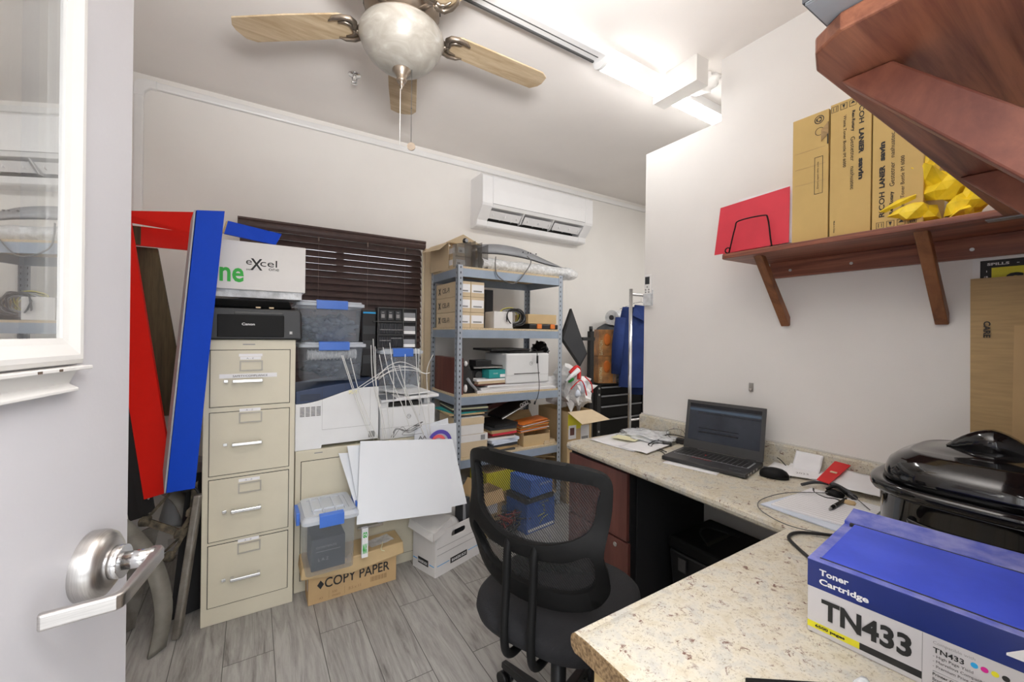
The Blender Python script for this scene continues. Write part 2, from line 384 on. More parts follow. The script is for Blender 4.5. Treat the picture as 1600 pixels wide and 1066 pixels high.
def O(mb, name, material, parent=None, bevel=0.0, seg=2, solid=0.0, sub=0, recalc=False):
    me = bpy.data.meshes.new(name); me.from_pydata(mb.v, [], mb.f)
    me.polygons.foreach_set('use_smooth', mb.sm)
    bm = bmesh.new(); bm.from_mesh(me)
    bmesh.ops.recalc_face_normals(bm, faces=bm.faces)
    bm.to_mesh(me); bm.free()
    me.materials.append(MT[material]); me.update()
    o = bpy.data.objects.new(name, me); COL.objects.link(o)
    if parent: o.parent = parent
    if solid:
        q = o.modifiers.new('solid', 'SOLIDIFY'); q.thickness = solid; q.offset = 0
    if sub:
        q = o.modifiers.new('sub', 'SUBSURF'); q.levels = sub; q.render_levels = sub
    if bevel:
        q = o.modifiers.new('bevel', 'BEVEL'); q.width = bevel; q.segments = seg; q.limit_method = 'ANGLE'; q.angle_limit = R(35)
    return o
def tag(o, label, cat, group=None, kind=None):
    o['label'] = label; o['category'] = cat
    if group: o['group'] = group
    if kind: o['kind'] = kind
    return o
def T(name, label, cat, loc=(0, 0, 0), rz=0, group=None, rot=None):
    o = bpy.data.objects.new(name, None); COL.objects.link(o); o.empty_display_size = 0.05
    o.location = loc; o.rotation_euler = rot or (0, 0, R(rz)); return tag(o, label, cat, group)
def ST(mb, name, material, parent=None, **k):
    o = O(mb, name, material, parent, **k)
    if parent is None: o['kind'] = 'structure'
    return o
def dup(root, loc, label=None, rz=None):
    r_ = root.copy(); COL.objects.link(r_); r_.location = loc
    if rz is not None: r_.rotation_euler = (0, 0, R(rz))
    if label: r_['label'] = label
    for ch in list(root.children):
        c_ = ch.copy(); COL.objects.link(c_); c_.parent = r_
        for g in list(ch.children):
            d_ = g.copy(); COL.objects.link(d_); d_.parent = c_
    return r_
def smooth(pts, n=6, closed=False):
    pts = [Vector(p) for p in pts]; N = len(pts); out = []
    for i in range(N if closed else N - 1):
        p0 = pts[(i - 1) % N] if closed or i > 0 else pts[i]; p1 = pts[i]; p2 = pts[(i + 1) % N]; p3 = pts[(i + 2) % N] if closed or i < N - 2 else p2
        for k in range(n):
            u = k / n
            out.append(0.5 * ((2 * p1) + (p2 - p0) * u + (2 * p0 - 5 * p1 + 4 * p2 - p3) * u * u + (-p0 + 3 * p1 - 3 * p2 + p3) * u ** 3))
    if not closed: out.append(pts[-1])
    return out
_tc = {}
def text_geo(s, bold=0.0):
    k = (s, bold)
    if k in _tc: return _tc[k]
    cu = bpy.data.curves.new('txt', 'FONT'); cu.body = s; cu.size = 1; cu.offset = bold; cu.resolution_u = 3
    o = bpy.data.objects.new('txt', cu); COL.objects.link(o)
    dg = bpy.context.evaluated_depsgraph_get(); dg.update()
    me = bpy.data.meshes.new_from_object(o.evaluated_get(dg))
    vs = [v.co.copy() for v in me.vertices]; fs = [tuple(p.vertices) for p in me.polygons]
    bpy.data.objects.remove(o); bpy.data.curves.remove(cu); bpy.data.meshes.remove(me)
    x0 = min(v.x for v in vs); x1 = max(v.x for v in vs); y0 = min(v.y for v in vs); y1 = max(v.y for v in vs)
    vs = [((v.x - x0) / (x1 - x0), (v.y - y0) / (y1 - y0)) for v in vs]
    _tc[k] = (vs, fs); return _tc[k]
def addtext(mb, s, o, u, v, wd, ht, bold=0.0, off=0.0008, shear=0):
    """text filling a wd x ht rectangle whose lower left is o; u = reading direction, v = up"""
    o, u, v = Vector(o), Vector(u).normalized(), Vector(v).normalized(); n = u.cross(v)
    vs, fs = text_geo(s, bold)
    mb.add([o + u * (x * wd + shear * y * ht) + v * (y * ht) + n * off for x, y in vs], fs); return mb
def TX(parent, s, o, u, v, wd, ht, material='print_black', bold=0.0, name='lettering', off=0.0008, shear=0):
    return O(addtext(MB(), s, o, u, v, wd, ht, bold, off, shear), name, material, parent)
def PQ(mb, o, u, v, a0, a1, b0, b1, off=0.0005):
    o, u, v = Vector(o), Vector(u).normalized(), Vector(v).normalized(); n = u.cross(v)
    return mb.quad(*[o + u * a + v * b_ + n * off for a, b_ in ((a0, b0), (a1, b0), (a1, b1), (a0, b1))])
def arc(cx, cy, r, a0, a1, n):
    return [(cx + r * math.cos(R(a0 + (a1 - a0) * i / n)), cy + r * math.sin(R(a0 + (a1 - a0) * i / n))) for i in range(n + 1)]
def rrect(x0, x1, y0, y1, r, n=6):
    return arc(x1 - r, y1 - r, r, 0, 90, n) + arc(x0 + r, y1 - r, r, 90, 180, n) + arc(x0 + r, y0 + r, r, 180, 270, n) + arc(x1 - r, y0 + r, r, 270, 360, n)
X, Y, Z = Vector((1, 0, 0)), Vector((0, 1, 0)), Vector((0, 0, 1))

# ================================================================== THE ROOM
CE = 2.86; YW = 3.2; XR = 2.13; YE = -0.06; XL = -0.70
ST(MB().box(XL - .1, 4.8, -2.2, YW + .1, -0.08, 0), 'floor', 'plank_floor')
ST(MB().box(XL - .1, 4.8, -2.2, YW + .1, CE, CE + 0.08), 'ceiling', 'ceiling_paint')
WX0, WX1, WZ0, WZ1 = -0.05, 1.12, 0.92, 2.04
mb = MB()
mb.box(XL - .1, WX0, YW, YW + .1, 0, CE); mb.box(WX1, 4.8, YW, YW + .1, 0, CE)
mb.box(WX0, WX1, YW, YW + .1, 0, WZ0); mb.box(WX0, WX1, YW, YW + .1, WZ1, CE)
ST(mb, 'wall_back', 'wall_paint_back')
ST(MB().box(XL - .1, XL, YE, YW, 0, CE), 'wall_left', 'wall_paint_back')
ST(MB().box(4.7, 4.8, YE - .12, YW, 0, CE), 'wall_far_right', 'wall_paint_back')
# partition with a lower stretch at its free end
pts = [(YE, 0), (1.79, 0), (1.79, 2.53), (1.29, 2.53), (1.29, CE), (YE, CE)]
ST(MB().prism(pts, 'x', XR, XR + .12), 'wall_right', 'wall_paint')
mb = MB(); mb.box(0.56, 4.7, YE - .12, YE, 0, CE); mb.box(XL - .1, -0.46, YE - .12, YE, 0, CE); mb.box(-0.46, 0.56, YE - .12, YE, 2.1, CE)
ST(mb, 'wall_front', 'wall_paint')
ST(MB().box(-.42, XR, YW - .012, YW, 0, .1), 'baseboard_back', 'white_trim')
ST(MB().box(XR - .012, XR, YE, 1.36, 0, .1), 'baseboard_right', 'white_trim')
# window behind the blind
win = ST(MB().box(WX0, WX0 + .05, YW + .03, YW + .08, WZ0, WZ1).box(WX1 - .05, WX1, YW + .03, YW + .08, WZ0, WZ1).box(WX0 + .05, WX1 - .05, YW + .03, YW + .08, WZ0, WZ0 + .05).box(WX0 + .05, WX1 - .05, YW + .03, YW + .08, WZ1 - .05, WZ1).box(.51, .56, YW + .03, YW + .08, WZ0 + .05, WZ1 - .05), 'window_1', 'white_plastic')
O(MB().box(WX0 + .05, WX1 - .05, YW + .052, YW + .058, WZ0 + .05, WZ1 - .05), 'pane', 'window_glass', win)

# pipe cover running along the top of the back wall
pc = T('pipe_cover', 'white pipe cover running down the corner and along the top of the back wall', 'pipe', (-0.575, YW, 0))
O(MB().box(.03, 4.6, -.028, 0, 2.778, 2.822), 'cover_run', 'white_plastic', pc, bevel=.008)
O(MB().box(-.022, .022, -.028, 0, .3, 2.74), 'cover_drop', 'white_plastic', pc, bevel=.008)
q = [(-.024, 2.73), (.024, 2.73)] + [(x, z) for x, z in arc(.05, 2.75, .026, 180, 90, 5)] + [(.06, 2.824)][::1]
O(MB().prism([(-.025, 2.72), (.025, 2.72), (.027, 2.752), (.05, 2.775), (.08, 2.776), (.08, 2.825), (.03, 2.824), (-.005, 2.812), (-.022, 2.785)], 'y', -.031, 0), 'elbow', 'white_plastic', pc, bevel=.005)

# ------------------------------------------------------------------ the open door
DR = T('door_1', 'x', 'door', (-.382, .05, 0), math.degrees(math.atan2(.973, .23)))
for k in ('label', 'category'): del DR[k]
DR['kind'] = 'structure'
LX0, LX1, LZ0, LZ1 = .15, .764, 1.314, 1.98
d = MB(); d.box(0, LX0 + .02, 0, .045, .01, 2.04); d.box(LX1 - .02, .9, 0, .045, .01, 2.04); d.box(LX0 + .02, LX1 - .02, 0, .045, .01, LZ0 + .02); d.box(LX0 + .02, LX1 - .02, 0, .045, LZ1 - .02, 2.04)
O(d, 'slab', 'door_paint', DR)
fr = MB()
# bevelled lite frame: mitred profile pieces
def frame_ring(mb, x0, x1, z0, z1, prof):
    # prof: list of (inset, y)
    rings = [[(x0 + i, y, z0 + i), (x1 - i, y, z0 + i), (x1 - i, y, z1 - i), (x0 + i, y, z1 - i)] for i, y in prof]
    vs = [p for r_ in rings for p in r_]
    mb.add(vs, [(a * 4 + k, a * 4 + (k + 1) % 4, (a + 1) * 4 + (k + 1) % 4, (a + 1) * 4 + k) for a in range(len(prof) - 1) for k in range(4)])
frame_ring(fr, LX0, LX1, LZ0, LZ1, [(0, 0), (0, -.009), (.006, -.013), (.012, -.013), (.026, -.008), (.034, -.006), (.034, .02)])
O(fr, 'glazing_frame', 'white_trim', DR)
O(MB().box(LX0 + .033, LX1 - .033, -.003, .003, LZ0 + .033, LZ1 - .033), 'glass', 'door_glass', DR)
ld = MB(); ld.box(LX0, LX1 + .001, -.020, -.001, 1.306, 1.311)
ld.prism([(-.012, 1.3055), (-.001, 1.3055), (-.001, 1.278), (-.014, 1.278), (-.014, 1.282), (-.004, 1.288)], 'x', LX0, LX1 - .016)
O(ld, 'drip_ledge', 'white_trim', DR, bevel=.001)
sp = MB(); sp.box(.665, .672, -.0205, -.016, 1.307, 1.310); sp.box(.70, .706, -.0205, -.016, 1.307, 1.310)
O(sp, 'ledge_stain', 'ledge_dirt', DR)
O(MB().box(.9, .9008, .010, .035, .95, 1.06), 'latch_plate', 'brushed_steel', DR)
O(MB().box(.8995, .903, .004, .016, 1.44, 1.475), 'edge_clip', 'white_plastic', DR)
# lever handle, centred at x .836 z .995
hd = O(MB().lathe([(0, .030), (.026, .030), (.036, .028), (.044, .022), (.0475, .014), (.0475, 0)], n=48), 'rosette', 'brushed_steel', DR, bevel=.001)
hd.rotation_euler = (R(90), 0, 0); hd.location = (.800, 0, 1.018)
ln = MB(); ln.cyl((.800, -.028, 1.018), (.800, -.042, 1.018), .023, 30); ln.cyl((.800, -.04, 1.018), (.802, -.078, 1.018), .0125, 28)
O(ln, 'neck', 'chrome', DR)
lv = MB()
lv.prism([(.820, -.070), (.819, -.080), (.810, -.086), (.702, -.092), (.690, -.091), (.684, -.086), (.664, -.022), (.673, -.018), (.692, -.078), (.700, -.082), (.796, -.073), (.80, -.066), (.812, -.064)], 'z', 1.008, 1.028)
O(lv, 'lever', 'brushed_steel', DR, bevel=.003, seg=3)
O(MB().cyl((.8185, -.074, 1.018), (.8215, -.074, 1.018), .006, 20), 'lever_pin', 'chrome', DR)

# ------------------------------------------------------------------ blind
bl = T('window_blind', 'dark brown slatted blind lowered over the window in the back wall', 'blind', (-.09, 3.15, 2.09))
O(MB().prism([(0, 0), (-.022, 0), (-.025, -.012), (-.018, -.02), (-.022, -.034), (-.018, -.05), (-.010, -.066), (0, -.066)], 'x', 0, 1.243), 'valance', 'valance_brown', bl)
s_ = MB(); nsl = 25
for i in range(nsl):
    z = -.090 - i * .0455
    s_.hexa([(.012, -.004, z - .0245), (1.215, -.004, z - .0245), (1.215, .024, z + .0225), (.012, .024, z + .0225),
             (.012, -.006, z - .0230), (1.215, -.006, z - .0230), (1.215, .022, z + .0240), (.012, .022, z + .0240)])
O(s_, 'slats', 'blind_brown', bl)
O(MB().box(.01, 1.217, -.004, .036, -.090 - nsl * .0455 - .012, -.090 - nsl * .0455 + .008), 'bottom_rail', 'blind_brown', bl, bevel=.003)
for x in (.16, .47, .80, 1.08):
    O(MB().box(x - .001, x + .001, -.0105, -.009, -.090 - nsl * .0455, -.066).box(x - .005, x + .005, -.012, -.010, -.095, -.066), 'ladder_cord', 'cord_beige', bl)

# ------------------------------------------------------------------ air conditioner
ac = T('air_conditioner', 'white wall-mounted air conditioner with open louvres above the shelving unit', 'air conditioner', (1.575, YW, 2.27))
prof = [(0, .42), (-.20, .42), (-.218, .40), (-.222, .30), (-.220, .175), (-.212, .155), (-.122, .055), (-.115, .012), (-.10, .0), (0, .0)]
# body with an opening cut in the sloping mouth: two end blocks plus top and lips
W = 1.215
O(MB().prism([(0, .42), (-.20, .42), (-.218, .40), (-.222, .30), (-.220, .175), (-.205, .147), (-.03, .147), (-.03, .03), (-.122, .055), (-.115, .012), (-.10, .0), (0, .0)], 'x', .10, W - .10, ), 'housing', 'ac_white', ac, bevel=.004)
for a, b_ in ((0, .10), (W - .10, W)):
    O(MB().prism(prof, 'x', a, b_), 'end_panel', 'ac_white', ac, bevel=.006, seg=3)
O(MB().box(.10, W - .10, -.031, -.028, .035, .146), 'outlet_recess', 'vent_dark', ac)
fl = MB()
for a, b_ in ((.10, .41), (.445, .745), (.775, W - .11)):
    fl.add([(a, -.185, .128), (b_, -.185, .128), (b_ - .01, -.135, .074), (a, -.135, .074), (a, -.178, .130), (b_, -.178, .130), (b_, -.13, .079), (a, -.13, .079)],
           [(0, 1, 2, 3), (4, 5, 6, 7), (0, 1, 5, 4), (1, 2, 6, 5), (2, 3, 7, 6), (3, 0, 4, 7)])
O(fl, 'louvre_flaps', 'ac_white', ac)
vn = MB()
for i in range(9):
    x = .13 + i * .118
    vn.box(x, x + .004, -.17, -.06, .09, .125)
O(vn, 'guide_vanes', 'ac_white', ac)
for x in (.425, .755): O(MB().prism([(-.20, .147), (-.135, .070), (-.10, .065), (-.10, .147)], 'x', x - .005, x + .005), 'louvre_post', 'ac_white', ac)
O(MB().box(.1, W - .1, -.2215, -.2205, .174, .178), 'seam', 'print_grey', ac)

# ------------------------------------------------------------------ ceiling fan
FX, FY = .50, 1.66
fan = T('ceiling_fan', 'five-bladed ceiling fan with pale wooden blades and a frosted bowl light', 'ceiling fan', (FX, FY, 0))
O(MB().lathe([(.0, 2.858), (.075, 2.858), (.072, 2.82), (.045, 2.80), (.02, 2.79), (.02, 2.77), (.09, 2.768), (.135, 2.745), (.15, 2.71), (.148, 2.66), (.12, 2.635), (.10, 2.615), (.06, 2.61), (0, 2.61)], n=48), 'motor_housing', 'nickel', fan)
vb = MB()
for i in range(14):
    a = 2 * math.pi * i / 14
    c0 = Vector((math.cos(a), math.sin(a), 0))
    tt = Vector((-math.sin(a), math.cos(a), 0))
    p = c0 * .1515 + Z * 2.672
    vb.hexa([p - tt * .016 - c0 * .02, p + tt * .016 - c0 * .02, p + tt * .016, p - tt * .016, p - tt * .010 + Z * .04 - c0 * .02, p + tt * .010 + Z * .04 - c0 * .02, p + tt * .010 + Z * .04, p - tt * .010 + Z * .04])
O(vb, 'vent_slots', 'vent_dark', fan)
O(MB().lathe([(.060, 2.612), (.065, 2.59), (.10, 2.585), (.155, 2.583), (.160, 2.577), (.155, 2.573), (0, 2.573)], n=48), 'light_kit_plate', 'nickel', fan)
O(MB().lathe([(.158, 2.578), (.166, 2.565), (.167, 2.545), (.153, 2.51), (.129, 2.475), (.096, 2.447), (.062, 2.432), (.03, 2.426), (0, 2.425)], n=56), 'bowl_shade', 'alabaster', fan)
O(MB().lathe([(.0, 2.440), (.036, 2.432), (.037, 2.424), (.024, 2.408), (.018, 2.395), (.021, 2.389), (.018, 2.380), (.008, 2.376), (.010, 2.368), (.006, 2.362), (.004, 2.348), (0, 2.346)], n=28), 'finial', 'nickel', fan)
for k in range(5):
    a = R(0.5 + 72 * k); er = Vector((math.cos(a), math.sin(a), 0)); et = Vector((-math.sin(a), math.cos(a), 0))
    pt = et * math.cos(R(1)) + Z * math.sin(R(1)); nn = er.cross(pt)
    out = [(.20, -.050), (.24, -.066), (.45, -.070), (.66, -.072), (.695, -.050), (.705, .0), (.70, .03), (.675, .066), (.45, .070), (.24, .066), (.20, .050)]
    q = [er * x + pt * y + Z * 2.612 for x, y in out]
    n_ = len(q); b_ = MB().add(q + [p + nn * .007 for p in q], [tuple(range(n_)), tuple(range(n_, 2 * n_))] + [(i, (i + 1) % n_, n_ + (i + 1) % n_, n_ + i) for i in range(n_)])
    bo = O(b_, 'blade', 'blade_wood', fan, bevel=.002)
    ir = MB()
    ir.tube([er * .09 + Z * 2.618, er * .15 + Z * 2.612, er * .195 + Z * 2.606], [.012, .010, .010], 10)
    for sgn in (-1, 1):
        ir.tube([er * x + pt * y * sgn + Z * 2.604 for x, y in ((.195, .004), (.185, .03), (.195, .052), (.225, .062), (.262, .058), (.285, .045))], [.010, .011, .011, .010, .008, .003], 8)
        ir.tube([er * x + pt * y * sgn + Z * 2.603 for x, y in ((.205, .004), (.205, .022), (.222, .036), (.25, .038))], [.007, .007, .006, .003], 8)
    O(ir, 'blade_iron', 'nickel', fan)
ch = O(MB().tube([(-.006, -.004, 2.35), (-.006, -.004, 2.12)], .0016, 6), 'pull_chain', 'wire_white', fan)
ch = O(MB().tube([(.032, -.03, 2.425), (.032, -.03, 2.13)], .0012, 6).blob((.032, -.03, 2.27), (.003, .003, .003), 1, 0, sub=1), 'pull_chain', 'dark_grey_plastic', fan)
O(MB().cyl((.032, -.033, 2.115), (.034, -.028, 2.115), .016, 20), 'medallion', 'nickel', ch)

# sprinkler head
sp = T('sprinkler_head', 'small chrome sprinkler head set in the ceiling beyond the fan', 'sprinkler', (.484, 2.524, CE))
O(MB().lathe([(0, -.004), (.034, -.004), (.036, 0), (0, 0)][::-1], n=28), 'escutcheon', 'chrome', sp)
O(MB().cyl((0, 0, -.003), (0, 0, -.022), .010, 12).tube([(-.012, 0, -.02), (-.012, 0, -.04), (0, 0, -.05)], .003, 6).tube([(.012, 0, -.02), (.012, 0, -.04), (0, 0, -.05)], .003, 6), 'frame_arms', 'chrome', sp)
O(MB().lathe([(0, -.052), (.016, -.052), (.016, -.0505), (0, -.0505)], n=16), 'deflector', 'chrome', sp)

# ------------------------------------------------------------------ strip light
sl = T('strip_light', 'long white ceiling strip light with a lit tube over the low end of the partition', 'strip light', (0, 1.59, 0))
O(MB().box(.62, 2.80, -.045, .045, 2.805, 2.86), 'channel', 'white_plastic', sl, bevel=.003)
O(MB().box(.72, 1.50, .02, .03, 2.797, 2.806).box(.72, 1.50, -.012, -.008, 2.803, 2.806), 'lamp_holder_rail', 'dark_grey_plastic', sl)
O(MB().box(.50, .74, -.06, .06, 2.785, 2.859), 'end_box', 'white_plastic', sl, bevel=.003)
O(MB().prism([(-.048, 2.835), (-.050, 2.80)] + [(.050 * math.cos(R(a)), 2.80 + .035 * math.sin(R(a))) for a in range(180, 361, 15)] + [(.048, 2.835)], 'x', 1.525, 1.545), 'end_cap', 'white_plastic', sl)
O(MB().prism([(.046 * math.cos(R(a)), 2.80 + .032 * math.sin(R(a))) for a in range(180, 361, 15)], 'x', 1.545, 2.78, smooth=True), 'lit_tube', 'lamp_glow', sl)
O(MB().box(1.545, 2.79, -.047, .047, 2.801, 2.822), 'tube_backing', 'white_plastic', sl)

bx = T('ceiling_drop_box', 'white boxed-in drop hanging from the ceiling across the lit strip light', 'boxing', (1.97, 1.33, 2.72))
O(MB().box(0, .10, 0, .195, 0, .14).box(0, .10, .195, .28, 0, .035), 'boxing', 'white_trim', bx)
O(MB().box(.1001, .101, .0, .195, .005, .139), 'raw_side', 'wall_paint', bx)
cp = MB().blob((2.20, 1.46, 2.84), (.09, .10, .04), 3, .35, 3, 3)
tag(O(cp, 'ceiling_patch', 'wall_paint'), 'rough plaster patch on the ceiling beside the boxed-in drop', 'plaster patch')

# ================================================================== COUNTERS
ct = T('main_counter', 'speckled beige laminate counter along the right wall under the laptop', 'counter', (0, 0, 0))
def bull(xf):  # rounded front profile (x, z)
    return [(xf + .004, .722), (xf + .020, .716), (xf + .028, .722)]
A0, A1 = (1.508, 1.80), (1.452, .66)
nseg = 2
pr = [(.03, .720), (.012, .718), (.002, .726), (-.001, .738), (.002, .750), (.010, .757), (.022, .757), (.032, .759), (.05, .760)]
vs = []
for (fx, fy) in (A0, A1, (1.44, -.055)):
    vs += [(fx + a, fy, z) for a, z in pr] + [(XR - .002, fy, .760), (XR - .002, fy, .720)]
n_ = len(pr) + 2
fs = [(s0 * n_ + i, s0 * n_ + (i + 1) % n_, (s0 + 1) * n_ + (i + 1) % n_, (s0 + 1) * n_ + i) for s0 in range(2) for i in range(n_)] + [tuple(range(n_)), tuple(range(2 * n_, 3 * n_))]
O(MB().add(vs, fs), 'worktop', 'granite_laminate', ct)
O(MB().prism([(XR - .022, .7605), (XR - .022, .852), (XR - .018, .860), (XR - .001, .860), (XR - .001, .7605)], 'y', YE + .002, 1.80), 'backsplash', 'granite_laminate', ct)
O(MB().box(XR - .006, XR - .0005, YE + .002, 1.80, .8605, .868), 'caulk_line', 'white_trim', ct)

rc = T('return_counter', 'speckled laminate return counter with a raw chipboard end in the foreground', 'counter', (.56, 0, 0))
vs = []
for xx in (0, .885):
    vs += [(xx, .646 - a, z) for a, z in pr] + [(xx, YE + .002, .760), (xx, YE + .002, .720)]
O(MB().add(vs, [(i, (i + 1) % n_, n_ + (i + 1) % n_, n_ + i) for i in range(n_)] + [tuple(range(n_, 2 * n_))]), 'worktop', 'granite_laminate', rc)
O(MB().add([(-.002, .646 - a, z - .0006) for a, z in pr] + [(-.002, YE + .002, .7594), (-.002, YE + .002, .720)] + [(.001, .646 - a, z - .0006) for a, z in pr] + [(.001, YE + .002, .7594), (.001, YE + .002, .720)],
   [tuple(range(n_))[::-1], tuple(range(n_, 2 * n_))] + [(i, (i + 1) % n_, n_ + (i + 1) % n_, n_ + i) for i in range(n_)]), 'raw_edge', 'chipboard', rc)
O(MB().box(.005, .045, YE + .002, .585, .655, .719), 'support_batten', 'pine', rc, bevel=.002)
O(MB().box(.025, .043, YE + .002, .57, 0, .654), 'end_panel', 'mahogany_dark', rc)
O(MB().box(.012, .030, .571, .592, 0, .654), 'edge_strip', 'mahogany', rc)

pd = T('drawer_pedestal', 'reddish-brown wooden drawer pedestal under the far end of the main counter', 'drawers', (1.52, 1.36, 0))
O(MB().box(.018, .58, 0, .43, .03, .708), 'carcass', 'black_plastic', pd)
O(MB().box(0, .018, .006, .43, .375, .700), 'drawer_front', 'mahogany', pd, bevel=.002)
lo = O(MB().box(0, .018, -.004, .43, .035, .366), 'drawer_front', 'mahogany', pd, bevel=.002)
O(MB().cyl((0, .075, .338), (-.006, .075, .338), .011, 20), 'lock', 'chrome', lo)
O(MB().box(.03, .56, .01, .42, 0, .03), 'plinth', 'black_plastic', pd)
O(MB().box(.06, .60, -.006, -.001, .0, .712), 'side_panel', 'black_soft', pd)

# ================================================================== FILE CABINETS
fc = T('file_cabinet', 'tall cream four-drawer steel file cabinet with a black printer on top', 'file cabinet', (-.190, 2.335, 0))
O(MB().box(0, .373, 0, .66, 0, 1.32), 'body', 'cabinet_cream', fc, bevel=.003)
O(MB().box(.15, .20, -.0008, 0, 1.295, 1.300), 'name_plate', 'print_grey', fc)
for i, z in enumerate((1.008, .690, .386, .083)):
    h_ = .262 if i == 0 else (.290 if i == 1 else .284)
    gp = O(MB().box(.023, .350, -.0006, .0005, z - .003, z + h_ + .003), 'drawer_gap', 'dark_gap', fc)
    dw = O(MB().box(.026, .347, -.004, .0, z, z + h_), 'drawer', 'cabinet_cream', fc, bevel=.0015)
    hz = z + (.118, .141, .133, .118)[i]
    x = .112
    cb = MB(); cb.box(x, x + .120, -.036, -.029, hz - .006, hz + .007); cb.box(x, x + .014, -.030, -.004, hz - .005, hz + .006); cb.box(x + .106, x + .120, -.030, -.004, hz - .005, hz + .006)
    O(cb, 'handle', 'chrome', dw, bevel=.002)
    O(MB().box(x - .034, x - .018, -.014, -.004, hz - .006, hz + .006), 'thumb_latch', 'chrome', dw, bevel=.001)
    lz = z + (.163, .235, .206, .222)[i]
    lh = MB(); x0, x1, z0, z1 = .138, .232, lz, lz + .050
    for a in ((x0, x1, z0, z0 + .006), (x0, x1, z1 - .006, z1), (x0, x0 + .006, z0 + .006, z1 - .006), (x1 - .006, x1, z0 + .006, z1 - .006)):
        lh.box(a[0], a[1], -.008, -.0035, a[2], a[3])
    O(lh, 'label_holder', 'holder_metal', dw)
    pp = MB(); pp.box(.140, .225, -.0046, -.0042, lz + .054, lz + .068)
    if i == 0: pp.box(.135, .23, -.0046, -.0042, lz + .069, lz + .082); pp.box(.06, .292, -.0050, -.0042, 1.139, 1.159)
    O(pp, 'paper_label', 'paper', dw)
    if i == 0: TX(dw, 'SAFETY/COMPLIANCE', (.112, -.0052, 1.144), X, Z, .14, .009, 'print_black', name='label_text')
    TX(dw, 'A - Z', (.165, -.0048, lz + .057), X, Z, .03, .007, 'print_grey', name='label_text')

lf = T('lateral_file_cabinet', 'wide cream two-drawer file cabinet standing behind the leaning white boards', 'file cabinet', (.192, 2.40, 0))
O(MB().box(0, .76, 0, .46, 0, .737), 'body', 'cabinet_cream', lf, bevel=.003)
for z in (.37, .06):
    O(MB().box(.026, .734, -.0006, .0005, z - .003, z + .313), 'drawer_gap', 'dark_gap', lf)
    dw = O(MB().box(.029, .731, -.004, 0, z, z + .31), 'drawer', 'cabinet_cream', lf, bevel=.0015)
    O(MB().box(.31, .45, -.02, -.004, z + .2, z + .215), 'handle', 'chrome', dw, bevel=.002)
O(MB().box(.09, .13, -.0008, 0, .716, .721), 'name_plate', 'print_grey', lf)

# ================================================================== BOXES AND TUBS BY THE CABINETS
def carton(name, label, cat, loc, size, rz=0, m='cardboard', group=None, tape=None, part='carton'):
    """closed carton: body plus two top flaps that leave a seam"""
    t_ = T(name, label, cat, loc, rz, group)
    a, b_, c = size
    O(MB().box(0, a, 0, b_, 0, c), part, m, t_, bevel=.002)
    O(MB().box(.001, a - .001, .001, b_ / 2 - .001, c, c + .003).box(.001, a - .001, b_ / 2 + .001, b_ - .001, c, c + .003), 'top_flaps', m, t_)
    if tape: O(MB().box(-.0006, a + .0006, b_ / 2 - .025, b_ / 2 + .025, c + .0032, c + .0036), 'tape', tape, t_)
    return t_
def tub(label, loc, w_, d_, h_, rz=0, name='storage_tub', latch='latch_blue', group='clear plastic tubs with blue latches', lw=.5, ribs=False):
    t_ = T(name, label, 'storage tub', loc, rz, group)
    tb = .90  # taper
    ox, oy = w_ * (1 - tb) / 2, d_ * (1 - tb) / 2
    hh = h_ * .86
    b0 = rrect(ox, w_ - ox, oy, d_ - oy, .02, 4); b1 = rrect(.006, w_ - .006, .006, d_ - .006, .022, 4); b2 = rrect(-.004, w_ + .004, -.004, d_ + .004, .026, 4)
    n = len(b0); rings = [(b0, 0.002), (b1, hh), (b2, hh + .001), (b2, hh + .012)]
    vs = [(x, y, z) for r_, z in rings for x, y in r_]
    fs = [tuple(range(n))[::-1]] + [(i * n + k, i * n + (k + 1) % n, (i + 1) * n + (k + 1) % n, (i + 1) * n + k) for i in range(3) for k in range(n)]
    O(MB().add(vs, fs, True), 'bin', 'tub_plastic', t_)
    l0 = rrect(-.010, w_ + .010, -.010, d_ + .010, .028, 4); l1 = rrect(.004, w_ - .004, .004, d_ - .004, .026, 4); l2 = rrect(.03, w_ - .03, .03, d_ - .03, .02, 4)
    rings = [(l0, hh + .004), (l0, hh + .020), (l1, h_ - .006), (l1, h_), (l2, h_), (l2, h_ - .006)]
    vs = [(x, y, z) for r_, z in rings for x, y in r_]
    fs = [(i * n + k, i * n + (k + 1) % n, (i + 1) * n + (k + 1) % n, (i + 1) * n + k) for i in range(5) for k in range(n)] + [tuple(range(5 * n, 6 * n))]
    lid = O(MB().add(vs, fs), 'lid', 'tub_lid', t_)
    if ribs:
        r_ = MB()
        for x in (w_ * .2, w_ * .38, w_ * .62, w_ * .8): r_.box(x - .004, x + .004, .04, d_ - .04, h_ - .005, h_ + .003)
        r_.box(.04, w_ - .04, d_ * .3, d_ * .3 + .008, h_ - .005, h_ + .003)
        O(r_, 'lid_ribs', 'tub_lid', t_)
    a = w_ * (1 - lw) / 2
    O(MB().prism([(-.018, hh - .012), (-.012, hh - .014), (-.012, h_ - .002), (.012, h_ + .003), (.012, h_ + .006), (-.018, h_ + .002)], 'x', a, w_ - a), 'front_latch', latch, t_, bevel=.003)
    return t_
